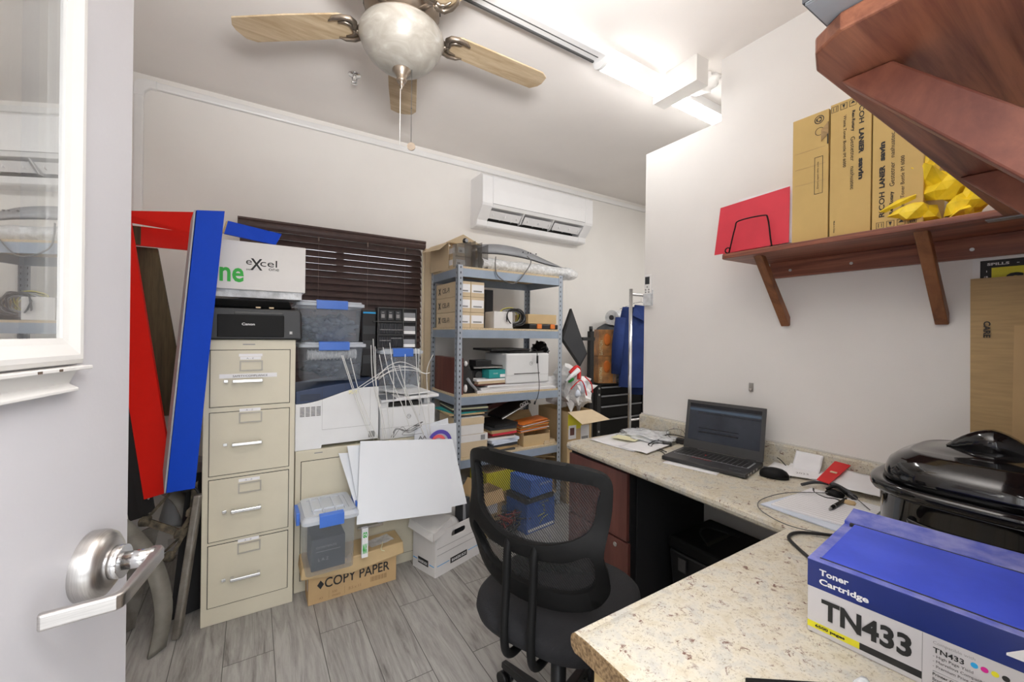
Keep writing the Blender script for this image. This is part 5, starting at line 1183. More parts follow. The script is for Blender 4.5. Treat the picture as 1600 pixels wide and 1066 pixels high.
def shirt(x, y, z0, lb, w_=.39, h_=.74, seed=0, rz=70):
    t_ = T('work_shirt', lb, 'shirt', (x, y, z0), rz, 'navy work shirts on the rack')
    n, mh_ = 30, 16; vs = []
    for j in range(mh_ + 1):
        v = j / mh_; wd = w_ * (.50 if v > .97 else (.5 + (.97 - v) * .9 if v > .9 else .58 - .03 * v))
        for k in range(n):
            a = 2 * math.pi * k / n
            fold = 1 + .30 * noise.noise(Vector((math.cos(a) * 3 + seed, math.sin(a) * 3, v * 1.2)))
            vs.append((math.cos(a) * wd * .9, math.sin(a) * .06 * fold * (1 - .4 * v), v * h_))
    fs = [(j * n + k, j * n + (k + 1) % n, (j + 1) * n + (k + 1) % n, (j + 1) * n + k) for j in range(mh_) for k in range(n)] + [tuple(range(mh_ * n, mh_ * n + n))]
    O(MB().add(vs, fs, True), 'shirt_body', 'navy_cloth', t_)
    O(MB().slab4([(-.10, -.055, h_ - .08), (.0, -.075, h_ - .13), (.02, -.05, h_ + .01), (-.07, -.03, h_ + .02)], (0, .005, 0)).slab4([(.10, -.055, h_ - .08), (.0, -.075, h_ - .13), (-.0, -.05, h_ + .01), (.07, -.03, h_ + .02)], (0, .005, 0)), 'collar', 'navy_cloth', t_)
    O(MB().tube([(-.19, .0, h_ - .10), (-.215, .0, h_ - .35), (-.225, .01, h_ - .62)], [.05, .055, .045], 14), 'sleeve', 'navy_cloth', t_)
    O(MB().tube(smooth([(-.2, 0, h_ - .02), (0, 0, h_ + .05), (.2, 0, h_ - .02)], 4), .004, 6).tube(smooth([(0, 0, h_ + .05), (0, 0, h_ + .075), (.012, 0, h_ + .10), (0, 0, h_ + .115), (-.012, 0, h_ + .10)], 4), .002, 6), 'hanger', 'chrome', t_)
    return t_
shirt(3.05, 2.60, .89, 'navy work shirt hanging nearest the wall end on the chrome rack', rz=-30)
shirt(3.27, 2.66, .80, 'second navy work shirt behind the first one on the chrome rack', rz=-30, seed=4)

# ================================================================== WALL SHELVES
sh = T('wall_shelf', 'long stained wooden shelf on brackets along the right wall', 'shelf', (0, 0, 1.72))
SXF = 1.822
O(MB().prism([(SXF, YE + .002), (XR - .001, YE + .002), (XR - .001, 1.085), (SXF + .03, 1.10), (SXF + .008, 1.095), (SXF, 1.08)], 'z', 0, .022), 'shelf_board', 'stained_wood_y', sh, bevel=.003)
O(MB().box(XR - .024, XR - .0005, YE + .002, 1.02, -.075, -.0005), 'wall_cleat', 'stained_wood_y', sh, bevel=.002)
for y in (.93, .70, .36, .15): O(MB().cyl((XR - .0245, y, -.045), (XR - .028, y, -.045), .006, 10), 'screw', 'zinc_screw', sh)
for y in (.955, .435):
    b_ = MB(); w2 = .018
    b_.hexa([(SXF + .045, y - w2, -.0006), (SXF + .085, y - w2, -.0006), (SXF + .085, y + w2, -.0006), (SXF + .045, y + w2, -.0006)][::1] + [(SXF + .045, y - w2, -.0005), (SXF + .085, y - w2, -.0005), (SXF + .085, y + w2, -.0005), (SXF + .045, y + w2, -.0005)])
    b_ = MB().prism([(SXF + .040, -.0006), (SXF + .078, -.0006), (XR - .001, -.262), (XR - .001, -.300), (XR - .012, -.305)], 'y', y - w2, y + w2)
    br = O(b_, 'bracket_strut', 'bracket_wood', sh, bevel=.003)
    O(MB().cyl((XR - .030, y, -.272), (XR - .034, y, -.277), .006, 10), 'screw', 'zinc_screw', br)
O(MB().box(1.845, 1.885, .16, .29, -.0025, -.0003), 'mending_plate', 'galvanised', sh)

ns = T('near_shelf', 'large stained wooden shelf overhead in the near right corner, seen from below', 'shelf', (0, 0, 1.72))
O(MB().prism([(.576, YE + .002), (SXF - .001, YE + .002), (SXF - .001, .254), (.640, .254), (.600, .240), (.576, .205)], 'z', 0, .022), 'shelf_board', 'stained_wood_x', ns, bevel=.003)
O(MB().box(.60, SXF - .001, YE + .002, YE + .03, -.08, -.0005), 'wall_cleat', 'stained_wood_x', ns, bevel=.002)
for x in (.690, 1.315):
    O(MB().prism([(.245, -.0006), (.190, -.0006), (YE + .031, -.225), (YE + .031, -.30), (YE + .045, -.30)], 'x', x, x + .036), 'bracket_strut', 'stained_wood_strut', ns, bevel=.003)
nb = T('storage_bin', 'grey translucent bin whose underside overhangs the near overhead shelf', 'bin', (.535, -.05, 1.743))
O(MB().prism([(0, .0), (.06, 0), (.30, 0), (.30, .275), (.0, .275)], 'z', 0, .004).box(0, .30, 0, .003, 0, .22).box(0, .003, .003, .275, 0, .22).box(.297, .30, .003, .275, 0, .22).box(.003, .297, .272, .275, 0, .22), 'bin', 'grey_plastic', nb, bevel=.003)
O(MB().box(-.001, .301, -.001, .277, .004, .010), 'bottom_rim', 'charcoal', nb)

# things on the right shelf
ZS = 1.7425
fr_ = T('wire_file_rack', 'black wire file rack holding the red folder on the right wall shelf', 'file rack', (0, 0, 0))
for x in (1.846, 1.93, 2.01):
    O(MB().tube(smooth([(x, 1.072, ZS + .006), (x, 1.066, ZS + .03), (x, 1.045, ZS + .115), (x, 1.028, ZS + .143), (x, .925, ZS + .143), (x, .905, ZS + .125), (x, .893, ZS + .04), (x, .888, ZS + .006)], 4), .003, 8), 'wire_loop', 'black_satin', fr_)
O(MB().tube([(1.835, 1.073, ZS + .0035), (2.02, 1.073, ZS + .0035)], .003, 8).tube([(1.835, .888, ZS + .0035), (2.02, .888, ZS + .0035)], .003, 8).tube([(1.838, 1.073 + .012 * math.cos(a), ZS + .004 + .012 + .012 * math.sin(a)) for a in [i * .5 - 1.5 for i in range(9)]], .003, 8), 'base_wires', 'black_satin', fr_)
fo = T('red_folder', 'pinkish red folder stuffed with papers in the wire rack', 'folder', (0, 0, 0))
q = [(1.868, 1.150, ZS + .013), (1.862, .830, ZS + .010), (1.885, .838, ZS + .248), (1.890, 1.135, ZS + .245)]
O(MB().slab4([(1.866, 1.155, ZS + .010), (1.862, .830, ZS + .012), (1.884, .838, ZS + .250), (1.886, .990, ZS + .247), (1.886, 1.0, ZS + .232), (1.887, 1.14, ZS + .240)][:2] + [(1.884, .838, ZS + .250), (1.887, 1.14, ZS + .236)], (.002, 0, 0)), 'cover', 'red_folder', fo)
O(MB().slab4([(1.876, 1.15, ZS + .02), (1.876, .822, ZS + .012), (1.900, .815, ZS + .262), (1.896, 1.03, ZS + .252)], (.004, 0, 0)).slab4([(1.884, 1.13, ZS + .02), (1.884, .824, ZS + .012), (1.906, .822, ZS + .255), (1.902, 1.06, ZS + .258)], (.004, 0, 0)), 'papers', 'paper', fo)
O(MB().slab4([(1.894, 1.13, ZS + .01), (1.894, .82, ZS + .010), (1.912, .83, ZS + .22), (1.912, 1.12, ZS + .22)], (.002, 0, 0)), 'back_cover', 'bright_red', fo)
tag(O(MB().box(1.955, 2.0, .85, 1.05, ZS, ZS + .05), 'tan_wallet', 'cardboard'), 'low tan packet on the shelf behind the red folder', 'packet')
def toner_carton(y0, y1, lb, h_=.508, kind=0, rz=0):
    w_ = y1 - y0
    t_ = T('toner_bottle_carton', lb, 'box', (1.868, y0, ZS), rz, 'tall tan cartons on the right wall shelf')
    O(MB().box(0, .245, 0, w_, 0, h_), 'carton', 'cardboard_yellow', t_, bevel=.002)
    return t_
b1 = toner_carton(.697, .822, 'leftmost tall tan carton, torn at its edge, on the right wall shelf', .505)
b2 = toner_carton(.5675, .692, 'middle tall tan carton with its lettering reading downwards', .512)
b3 = toner_carton(.430, .5635, 'rightmost tall tan carton with its lettering reading upwards', .505)
# carton 1: u runs towards -Y ; local y of left edge = w
def ring(parent, y, z, r, m='print_black', t=.0016, name='recycling_mark'):
    n = 24
    O(MB().add([(-.0008, y + rr_ * math.cos(2 * math.pi * i / n), z + rr_ * math.sin(2 * math.pi * i / n)) for rr_ in (r, r - t) for i in range(n)], [(i, (i + 1) % n, n + (i + 1) % n, n + i) for i in range(n)]), name, m, parent)
ring(b1, .032, .475, .0165, t=.003); ring(b1, .032, .475, .009, t=.003, name='recycling_mark')
ring(b1, .030, .428, .0155, t=.002)
for a in (90, 210, 330):
    O(MB().add([(-.0012, .032 + .012 * math.cos(R(a + k)), .475 + .012 * math.sin(R(a + k))) for k in (0, 60)] + [(-.0012, .032 + .004 * math.cos(R(a + 30)), .475 + .004 * math.sin(R(a + 30)))], [(0, 1, 2)]), 'arrow_mark', 'print_black', b1)
TX(b1, "Don't open this side", (-.0008, .030, .205), Z, Y, .105, .008, 'print_black', name='lettering')
bd = MB()
for a in ((.018, .0195, .185, .33), (.045, .0465, .185, .33), (.018, .0465, .185, .1865), (.018, .0465, .3285, .33)): bd.box(-.0009, 0, a[0], a[1], a[2], a[3])
O(bd, 'text_frame', 'print_black', b1)
O(MB().slab4([(-.002, .001, .41), (-.002, .024, .385), (-.014, .020, .425), (-.002, .001, .455)], (-.001, 0, 0)), 'torn_flap', 'cardboard_kraft', b1)
O(MB().box(-.001, 0, .0005, .005, .37, .455), 'torn_gap', 'dark_gap', b1)
cr = MB()
for z in (.365, .30, .235): cr.box(-.0006, 0, .01, .115, z, z + .001)
O(cr, 'crease', 'cardboard_kraft', b1)
# carton 2: reads downward
def vt(parent, s, yc, z0, z1, h_, down, bold=0.0):
    if down: TX(parent, s, (-.0008, yc + h_ / 2, z1), -Z, -Y, z1 - z0, h_, 'print_black', bold, name='lettering')
    else: TX(parent, s, (-.0008, yc - h_ / 2, z0), Z, Y, z1 - z0, h_, 'print_black', bold, name='lettering')
zz = lambda v: v - ZS
vt(b2, 'RICOH', .028, .405, .495, .0150, True, .02); vt(b2, 'LANIER', .028, .295, .385, .0150, True, .05); vt(b2, 'savin', .028, .200, .278, .0150, True, .05)
vt(b2, 'Rex-Rotary', .0535, .385, .462, .0125, True, .03); vt(b2, 'Gestetner', .0535, .275, .365, .0130, True, .0); vt(b2, 'nashuatec', .0535, .170, .255, .0120, True, 0)
vt(b2, 'Waste Toner Bottle IM 6000', .078, .260, .455, .0095, True, 0)
vt(b2, 'Made in China', .108, .02, .065, .005, True, .02)
# carton 3: reads upward
vt(b3, 'RICOH', .106, .047, .135, .0155, False, .02); vt(b3, 'LANIER', .106, .150, .228, .0155, False, .05); vt(b3, 'savin', .106, .245, .312, .0155, False, .05)
vt(b3, 'Rex-Rotary', .079, .052, .130, .0125, False, .03); vt(b3, 'Gestetner', .079, .148, .232, .0130, False, 0); vt(b3, 'nashuatec', .079, .248, .335, .0120, False, 0)
vt(b3, 'Waste Toner Bottle IM 6000', .052, .052, .245, .0100, False, 0)
for t_, zc in ((b3, .018), (b2, .490)):
    ic = MB()
    for k in range(4):
        y0 = .100 - k * .028
        for a in ((y0, y0 + .0012, zc - .01, zc + .012), (y0 + .020, y0 + .0212, zc - .01, zc + .012), (y0, y0 + .0212, zc - .01, zc - .0088), (y0, y0 + .0212, zc + .0108, zc + .012)): ic.box(-.0008, 0, *a)
        if k == 0: ic.box(-.0008, 0, y0 + .005, y0 + .0065, zc - .006, zc + .008); ic.box(-.0008, 0, y0 + .014, y0 + .0155, zc - .006, zc + .008)
        elif k == 1: ic.add([(-.0008, y0 + .006, zc + .008), (-.0008, y0 + .015, zc + .008), (-.0008, y0 + .0105, zc - .007)], [(0, 1, 2)])
        elif k == 2: ic.add([(-.0008, y0 + .003, zc), (-.0008, y0 + .018, zc), (-.0008, y0 + .0105, zc + .009)], [(0, 1, 2)])
        else:
            for j in range(3): ic.box(-.0008, 0, y0 + .004 + j * .005, y0 + .007 + j * .005, zc - .006, zc + .005)
    O(ic, 'handling_icons', 'print_black', t_)['kind'] = 'stuff'
def bagmesh(c_, size, seed, tail):
    m_ = MB(); m_.blob(c_, size, seed, 1.1, 2.4, 2); m_.sm = [False] * len(m_.f)
    for k, (d1, d2) in enumerate(tail):
        a = Vector(c_); b_ = a + Vector(d1); c2 = a + Vector(d2)
        m_.slab4([a, b_, (b_ + c2) / 2 + Vector((0, 0, .01)), c2], (.004, .002, .003))
    return m_
YBG = 'crumpled yellow plastic bags on the right wall shelf'
for i, (c_, s_, tl_, lb) in enumerate((((1.90, .465, ZS + .045), (.05, .065, .045), [((-.04, .075, .02), (-.04, -.02, .055))], 'lower left crumpled yellow plastic bag on the wall shelf'), ((1.90, .40, ZS + .125), (.045, .050, .048), [((-.03, .06, .03), (-.03, .01, .06))], 'middle crumpled yellow bag with a whitish tip, on the wall shelf'), ((1.91, .445, ZS + .195), (.04, .045, .028), [((-.02, .07, .0), (-.02, -.03, .04))], 'topmost crumpled yellow bag, just under the near shelf edge'), ((1.90, .335, ZS + .05), (.045, .040, .052), [((-.07, -.02, -.03), (-.07, .03, -.055))], 'rightmost crumpled yellow bag hanging over the wall shelf edge'))):
    tag(O(bagmesh(c_, s_, i + 31, tl_), 'yellow_bag', 'yellow_bag'), lb, 'bag', YBG)

# ------------------------------------------------------------------ on the walls
hk = T('wall_hook', 'small nickel hook stuck on the right wall above the laptop', 'hook', (XR, 1.113, 1.09))
O(MB().box(-.002, -.0004, -.011, .011, -.002, .042), 'plate', 'brushed_steel', hk); O(MB().tube([(-.002, 0, .012), (-.012, 0, .003), (-.016, 0, .006), (-.016, 0, .014)], .004, 8), 'hook', 'brushed_steel', hk)
rm_ = T('ac_remote', 'white air-conditioner remote in its holder at the free end of the right wall', 'remote control', (XR, 1.722, 1.555))
O(MB().box(-.022, -.001, 0, .060, .0, .075).box(-.006, -.001, 0, .060, .075, .10), 'holder', 'clear_film', rm_)
O(MB().box(-.020, -.004, .006, .054, .006, .195), 'remote', 'white_plastic', rm_, bevel=.004)
O(MB().box(-.0208, -.0202, .013, .047, .135, .182), 'display', 'charcoal', rm_)
for z, y in ((.118, .03), (.10, .018), (.10, .042), (.085, .018), (.085, .042)): O(MB().cyl((-.0195, y, z), (-.0215, y, z), .005, 10), 'button', 'print_grey', rm_)
sg = T('sds_sign', 'yellow and black safety data sheet sign on the right wall above the roaster', 'sign', (XR - .004, .362, 1.30))
O(MB().box(0, .0036, -.42, 0, 0, .348), 'panel', 'white_plastic', sg)
O(MB().box(-.0006, 0, -.41, -.018, .008, .334), 'black_border', 'print_black', sg)
O(MB().box(-.0012, -.0006, -.385, -.044, .030, .308), 'yellow_field', 'print_yellow', sg)
TX(sg, 'SDS', (-.0013, -.075, .232), -Y, Z, .15, .055, 'print_black', bold=.03, name='lettering', off=.0004)
TX(sg, 'SPILLS   -   EXPOSURES   -   POISONINGS', (-.0007, -.034, .316), -Y, Z, .33, .009, 'print_white', bold=.03, name='border_lettering', off=.0004)
TX(sg, '-  SAFETY  -  POISONING  -', (-.0007, -.036, .05), Z, Y, .25, .009, 'print_white', bold=.03, name='border_lettering', off=.0004)
cdm = T('cardboard_sheets', 'flattened brown cardboard leaning on the right wall behind the roaster, printed CARE', 'cardboard', (0, 0, 0))
O(MB().slab4([(2.075, .352, .762), (2.075, -.05, .762), (2.098, -.05, 1.575), (2.098, .362, 1.572)], (.006, 0, 0)), 'rear_sheet', 'cardboard_kraft', cdm)
O(MB().slab4([(2.060, .345, .762), (2.060, -.05, .762), (2.088, -.05, 1.42), (2.088, .350, 1.440)], (.006, 0, 0)), 'front_sheet', 'cardboard_kraft', cdm)
O(MB().slab4([(2.0575, .262, .80), (2.0575, .215, .80), (2.084, .215, 1.41), (2.084, .262, 1.41)], (.002, 0, 0)), 'tape_strip', 'cardboard', cdm)
TX(cdm, 'CARE', (2.0835, .328, 1.425), -Z, -Y, .055, .016, 'print_black', bold=.03, name='lettering', off=.003)

# ================================================================== ON THE COUNTER
ZC = .7608
lt = T('laptop', 'open black laptop with a dark screen on the main counter', 'laptop', (1.690, 1.305, ZC), math.degrees(math.atan2(-.98, .2)))
# local x along front edge (to the right), y towards the screen
LW, LD = .372, .250
O(MB().box(0, LW, 0, LD, .002, .021), 'base', 'laptop_black', lt, bevel=.004)
kb = O(MB().box(.018, LW - .018, .095, .205, .0205, .0222), 'keyboard_bed', 'grey_plastic', lt)
ks = MB()
for r_ in range(6):
    for c_ in range(15):
        if r_ == 0 and 4 <= c_ <= 8: continue
        x = .022 + c_ * .0219; y = .098 + r_ * .0178
        ks.box(x, x + .0185, y, y + .0150, .0222, .0240)
ks.box(.022 + 4 * .0219, .022 + 8 * .0219 + .0185, .098, .113, .0222, .0240)
ko = O(ks, 'keys', 'key_black', kb); ko['kind'] = 'stuff'
O(MB().cyl((.150, .152, .023), (.150, .152, .0262), .004, 12), 'pointing_stick', 'bright_red', lt)
O(MB().box(.110, .205, .018, .075, .0208, .0214), 'touchpad', 'charcoal', lt)
O(MB().box(.110, .205, .078, .090, .0208, .0222), 'touchpad_buttons', 'charcoal', lt); O(MB().box(.112, .203, .0795, .081, .0222, .0226), 'red_line', 'bright_red', lt)
TX(lt, 'ThinkPad', (.295, .030, .0212), (.97, .24, 0), (-.24, .97, 0), .048, .011, 'grey_plastic', name='base_lettering')
for y in (.03, .06, .10, .14): O(MB().box(LW, LW + .0006, y, y + .018, .006, .015), 'side_port', 'zinc_screw', lt)
tl_ = R(11)
def sp_(x, h_, o=0): return (x, LD - .004 + h_ * math.sin(tl_) - o * math.cos(tl_), .022 + h_ * math.cos(tl_) + o * math.sin(tl_))
scr = MB(); scr.hexa([sp_(0, 0, 0), sp_(LW, 0, 0), sp_(LW, 0, -.007), sp_(0, 0, -.007), sp_(0, .248, 0), sp_(LW, .248, 0), sp_(LW, .248, -.007), sp_(0, .248, -.007)])
so = O(scr, 'screen_lid', 'laptop_bezel', lt, bevel=.002)
def scq(x0, x1, h0, h1, o, name, m_): O(MB().quad(sp_(x0, h0, o), sp_(x1, h0, o), sp_(x1, h1, o), sp_(x0, h1, o)), name, m_, so)
scq(.018, LW - .018, .045, .232, .0008, 'display', 'screen_blue')
scq(.018, LW - .018, .215, .232, .0012, 'title_band', 'screen_dark'); scq(.018, LW - .018, .196, .208, .0012, 'tool_band', 'screen_band')
for h_ in (.188, .183): scq(.06, LW - .02, h_, h_ + .002, .0014, 'text_line', 'screen_dark')
for h_ in (.108, .090, .086): scq(.07, .26, h_, h_ + .004, .0014, 'text_line', 'screen_dark')
O(MB().cyl(sp_(.03, -.003, -.003), sp_(.07, -.003, -.003), .006, 12).cyl(sp_(LW - .07, -.003, -.003), sp_(LW - .03, -.003, -.003), .006, 12), 'hinge', 'laptop_black', lt)

ms = T('computer_mouse', 'black wireless mouse beside the laptop', 'mouse', (1.905, .895, ZC), 25)
O(MB().lathe([(0, .001), (.98, .001), (1.0, .008), (.97, .018), (.85, .028), (.6, .036), (.3, .040), (0, .041)], n=32, sx=.036, sy=.055, p=2.3), 'shell', 'black_satin', ms)
O(MB().box(-.004, .004, .018, .040, .034, .040), 'wheel', 'charcoal', ms, bevel=.002)
O(MB().blob((.024, -.004, .016), (.014, .034, .014), 2, .05, 1, 2), 'side_grip', 'grey_plastic', ms)

def sheetp(name, label, c_, ux, vy, m_='paper', th=.0006, amp=.004, seed=0, group=None, cat='paper', nx=10, ny=8):
    return tag(O(MB().sheet(c_, ux, vy, nx, ny, amp, seed, 3), name, m_, solid=th), label, cat, group)
sheetp('loose_paper', 'white sheet hanging towards the edge at the far end of the counter', (1.640, 1.76, ZC + .001), (.03, -.30, 0), (.25, .02, .004), seed=1)
sheetp('loose_paper', 'white sheet overlapping the others nearest the laptop cables', (1.665, 1.56, ZC + .006), (.02, -.17, 0), (.26, .05, .002), seed=2)
sheetp('loose_paper', 'white sheet at the back of the far paper pile against the splash', (1.84, 1.76, ZC + .008), (.0, -.26, 0), (.24, .01, .008), seed=3)
tag(O(MB().blob((1.96, 1.62, ZC + .020), (.13, .15, .020), 4, .5, 2.2, 4, flat=ZC + .001), 'clear_bag', 'clear_film'), 'crumpled clear plastic bag on the papers at the far end', 'bag')
sheetp('yellow_sheet', 'pale yellow square note sheet on the far paper pile', (1.745, 1.695, ZC + .017), (.045, -.135, 0), (.13, .035, 0), 'sticky_yellow', .002, .001, 4)
sheetp('loose_paper', 'white sheet sticking out from under the laptop front', (1.652, 1.270, ZC + .0004), (.055, -.235, 0), (.12, .03, 0), amp=.0005, seed=5)
ad = T('power_adapter', 'black power adapter and plugs with cables left of the laptop', 'adapter', (0, 0, 0))
O(MB().obox((2.04, 1.435, ZC + .016), (.035, .065, .028), (0, 0, 20)), 'adapter', 'black_plastic', ad, bevel=.004); O(MB().obox((1.93, 1.455, ZC + .011), (.03, .045, .018), (0, 0, 40)), 'plug', 'black_plastic', ad, bevel=.003)
O(MB().tube(smooth([(2.05, 1.40, ZC + .015), (2.09, 1.45, ZC + .025), (2.06, 1.54, ZC + .03), (1.96, 1.52, ZC + .022), (1.86, 1.50, ZC + .018), (1.82, 1.49, ZC + .008), (1.82, 1.42, ZC + .006), (1.80, 1.36, ZC + .008)], 6), .0028, 8).tube(smooth([(1.92, 1.46, ZC + .01), (1.87, 1.49, ZC + .015), (1.81, 1.46, ZC + .006), (1.79, 1.38, ZC + .005), (1.76, 1.34, ZC + .006)], 6), .002, 8).tube(smooth([(2.0, 1.47, ZC + .02), (2.02, 1.53, ZC + .05), (2.06, 1.50, ZC + .07), (2.08, 1.46, ZC + .06), (2.06, 1.43, ZC + .02)], 6), .0012, 6), 'cable', 'cable_black', ad)
tag(O(MB().tube(smooth([(2.06, .955, ZC + .045), (2.085, .95, ZC + .03), (2.08, .92, ZC + .006), (2.03, .87, ZC + .004), (1.96, .855, ZC + .004)], 6), .0022, 8), 'power_lead', 'cable_black'), 'black lead running from the back of the laptop past the mouse', 'cable')
sheetp('envelope', 'white envelope lying behind the mouse', (1.99, .97, ZC + .003), (.01, -.16, 0), (.10, .01, .008), amp=.004, seed=7, cat='envelope')
sheetp('envelope', 'white envelope leaning up against the splash behind the mouse', (2.06, .895, ZC + .012), (.005, -.105, 0), (.045, 0, .075), amp=.003, seed=8, cat='envelope')
ev = T('addressed_envelope', 'white envelope with grey franking, front one right of the mouse', 'envelope', (1.95, .865, ZC + .005), -62)
O(MB().slab4([(0, 0, .003), (.14, 0, .005), (.14, .09, .014), (0, .09, .012)], (0, 0, .002)), 'envelope', 'paper', ev)
TX(ev, '2023', (.035, .032, .009), X, (0, 1, .1), .045, .018, 'print_grey', name='print')
sheetp('envelope', 'white envelope under the addressed one right of the mouse', (2.01, .90, ZC + .010), (.05, -.14, 0), (.10, .02, .012), amp=.003, seed=10, cat='envelope')
rb = T('red_leaflet', 'red leaflet with pale lettering lying on white papers right of the mouse', 'leaflet', (0, 0, 0))
O(MB().slab4([(1.925, .745, ZC + .030), (1.920, .700, ZC + .028), (2.095, .690, ZC + .075), (2.095, .745, ZC + .078)], (0, 0, .0025)), 'leaflet', 'bright_red', rb)
O(MB().slab4([(2.000, .728, ZC + .0535), (1.998, .705, ZC + .0535), (2.008, .705, ZC + .0562), (2.010, .728, ZC + .0562)], (0, 0, .0025)), 'pale_print', 'cardboard_pale', rb)
sheetp('open_booklet', 'open white booklet lying behind the notepad by the splash', (1.925, .705, ZC + .022), (.03, -.155, -.006), (.155, .012, .030), amp=.008, seed=11, cat='booklet')
sheetp('loose_paper', 'white sheet under the red leaflet near the splash', (1.99, .80, ZC + .004), (.02, -.17, 0), (.12, .0, .01), amp=.004, seed=12)
gl = T('headset', 'tangled black headset lying on the papers beside the roaster', 'headset', (0, 0, 0))
O(MB().tube(smooth([(1.87, .775, ZC + .012), (1.92, .745, ZC + .022), (1.93, .69, ZC + .026), (1.90, .64, ZC + .022), (1.86, .60, ZC + .02)], 6), [.006] * 12 + [.011] * 13, 10), 'band', 'charcoal', gl)
O(MB().blob((1.845, .655, ZC + .018), (.022, .030, .016), 3, .2, 2, 3).tube(smooth([(1.84, .68, ZC + .03), (1.86, .655, ZC + .045), (1.85, .62, ZC + .03)], 5), .005, 8), 'ear_piece', 'black_satin', gl)
O(MB().tube(smooth([(1.86, .73, ZC + .012), (1.82, .71, ZC + .010), (1.795, .665, ZC + .012), (1.81, .64, ZC + .012), (1.79, .60, ZC + .014)], 6), .0035, 8), 'cable', 'cable_black', gl)
O(MB().blob((1.80, .60, ZC + .016), (.016, .024, .008), 6, .6, 3, 2), 'rubber_band', 'cardboard_tan', gl)
np_ = T('notepad', 'white ruled notepad lying across the counter joint with a pen on it', 'notepad', (0, 0, 0))
O(MB().slab4([(1.545, .770, ZC + .001), (1.535, .515, ZC + .001), (1.85, .50, ZC + .001), (1.885, .735, ZC + .001)], (0, 0, .004)), 'backing', 'paper_bluish', np_)
O(MB().slab4([(1.560, .742, ZC + .006), (1.590, .500, ZC + .006), (1.87, .52, ZC + .008), (1.86, .738, ZC + .008)], (0, 0, .005)), 'pages', 'paper', np_)
rl_ = MB()
for i in range(15):
    a = Vector((1.575 + i * .0195, .738, ZC + .0118 + i * .0001)); b_ = Vector((1.605 + i * .0185, .508, ZC + .0118 + i * .0001))
    rl_.slab4([a, b_, b_ + X * .0011, a + X * .0011], (0, 0, .0001))
O(rl_, 'ruled_lines', 'print_grey', np_)['kind'] = 'stuff'
pn = T('ballpoint_pen', 'black ballpoint pen lying on the ruled notepad', 'pen', (0, 0, 0))
d_ = (Vector((1.815, .612, ZC + .020)) - Vector((1.665, .608, ZC + .018)))
p0 = Vector((1.665, .608, ZC + .0185))
O(MB().tube([p0, p0 + d_ * .12], [.0015, .0048], 12), 'tip', 'zinc_screw', pn); O(MB().tube([p0 + d_ * .12, p0 + d_ * .30, p0 + d_], [.0050, .0058, .0050], 14), 'barrel', 'black_satin', pn)
O(MB().tube([p0 + d_ * .30, p0 + d_ * .33], [.0062, .0062], 14), 'band', 'zinc_screw', pn); O(MB().box(p0.x + d_.x * .65, p0.x + d_.x * 1.02, p0.y + .0, p0.y + .004, p0.z + .005, p0.z + .0075), 'clip', 'black_satin', pn)
tag(O(MB().tube(smooth([(1.79, .535, ZC + .016), (1.86, .62, ZC + .030), (1.82, .675, ZC + .022), (1.717, .755, ZC + .016), (1.60, .785, ZC + .008), (1.517, .765, ZC + .006), (1.463, .705, ZC + .006), (1.449, .622, ZC + .004), (1.50, .535, ZC + .004), (1.56, .49, ZC + .004)], 6), .0016, 8), 'thin_cable', 'cable_grey'), 'thin grey cable looping over the notepad and counter joint', 'cable')
tag(O(MB().tube(smooth([(1.56, .500, ZC + .008), (1.493, .528, ZC + .006), (1.423, .593, ZC + .005), (1.365, .598, ZC + .005), (1.325, .565, ZC + .005), (1.27, .495, ZC + .005), (1.24, .45, ZC + .005)], 6), .0045, 10), 'thick_cable', 'cable_black'), 'thick black cable curving behind the blue toner box', 'cable')

# roaster oven
ro = T('roaster_oven', 'large black oval roaster oven with domed lid in the counter corner', 'roaster', (1.785, .262, ZC), 0)
E_ = 3.2
def oval(prof, name, m_, sx=.270, sy=.240, **k):
    return O(MB().lathe([(r_, z) for r_, z in prof], n=72, sx=sx, sy=sy, p=E_), name, m_, ro, **k)
oval([(0, .012), (.82, .012), (.87, .022), (.90, .06), (.915, .155), (.93, .160), (.93, .150)], 'body', 'black_gloss')
oval([(.90, .160), (.985, .158), (1.0, .166), (1.0, .176), (.99, .184), (.96, .187), (.86, .186), (.84, .178)], 'rim', 'black_gloss')
oval([(.86, .184), (.875, .188), (.865, .215), (.83, .238), (.76, .255), (.66, .268), (.645, .2715), (.635, .270), (.45, .281), (.2, .287), (0, .288)], 'lid', 'black_gloss')
kn = MB()
vs = []
for j in range(13):
    u = -1 + 2 * j / 12; hgt = .056 * max(0, 1 - abs(u) ** 1.7) + .002
    wdt = .036 * (1 - .25 * abs(u))
    for y, z in ((-wdt, 0), (-wdt * .45, hgt), (wdt * .45, hgt), (wdt, 0)): vs.append((y * 1.1, u * .085, .284 + z))
kn.add(vs, [(j * 4 + k, j * 4 + k + 1, (j + 1) * 4 + k + 1, (j + 1) * 4 + k) for j in range(12) for k in range(3)], True)
O(kn, 'lid_handle', 'black_gloss', ro, solid=.006)
for sx_ in (-1, 1):
    x = sx_ * .270 * .93
    O(MB().tube(smooth([(x, -.105, .108), (x + sx_ * .022, -.100, .105), (x + sx_ * .034, -.06, .102), (x + sx_ * .036, 0, .102), (x + sx_ * .034, .06, .102), (x + sx_ * .022, .100, .105), (x, .105, .108)], 4), .0095, 10), 'side_handle', 'black_gloss', ro)
for a, b_ in ((-.2, -.15), (.2, -.15), (.2, .15), (-.2, .15)): O(MB().cyl((a, b_, 0), (a, b_, .014), .015, 12), 'foot', 'black_plastic', ro)

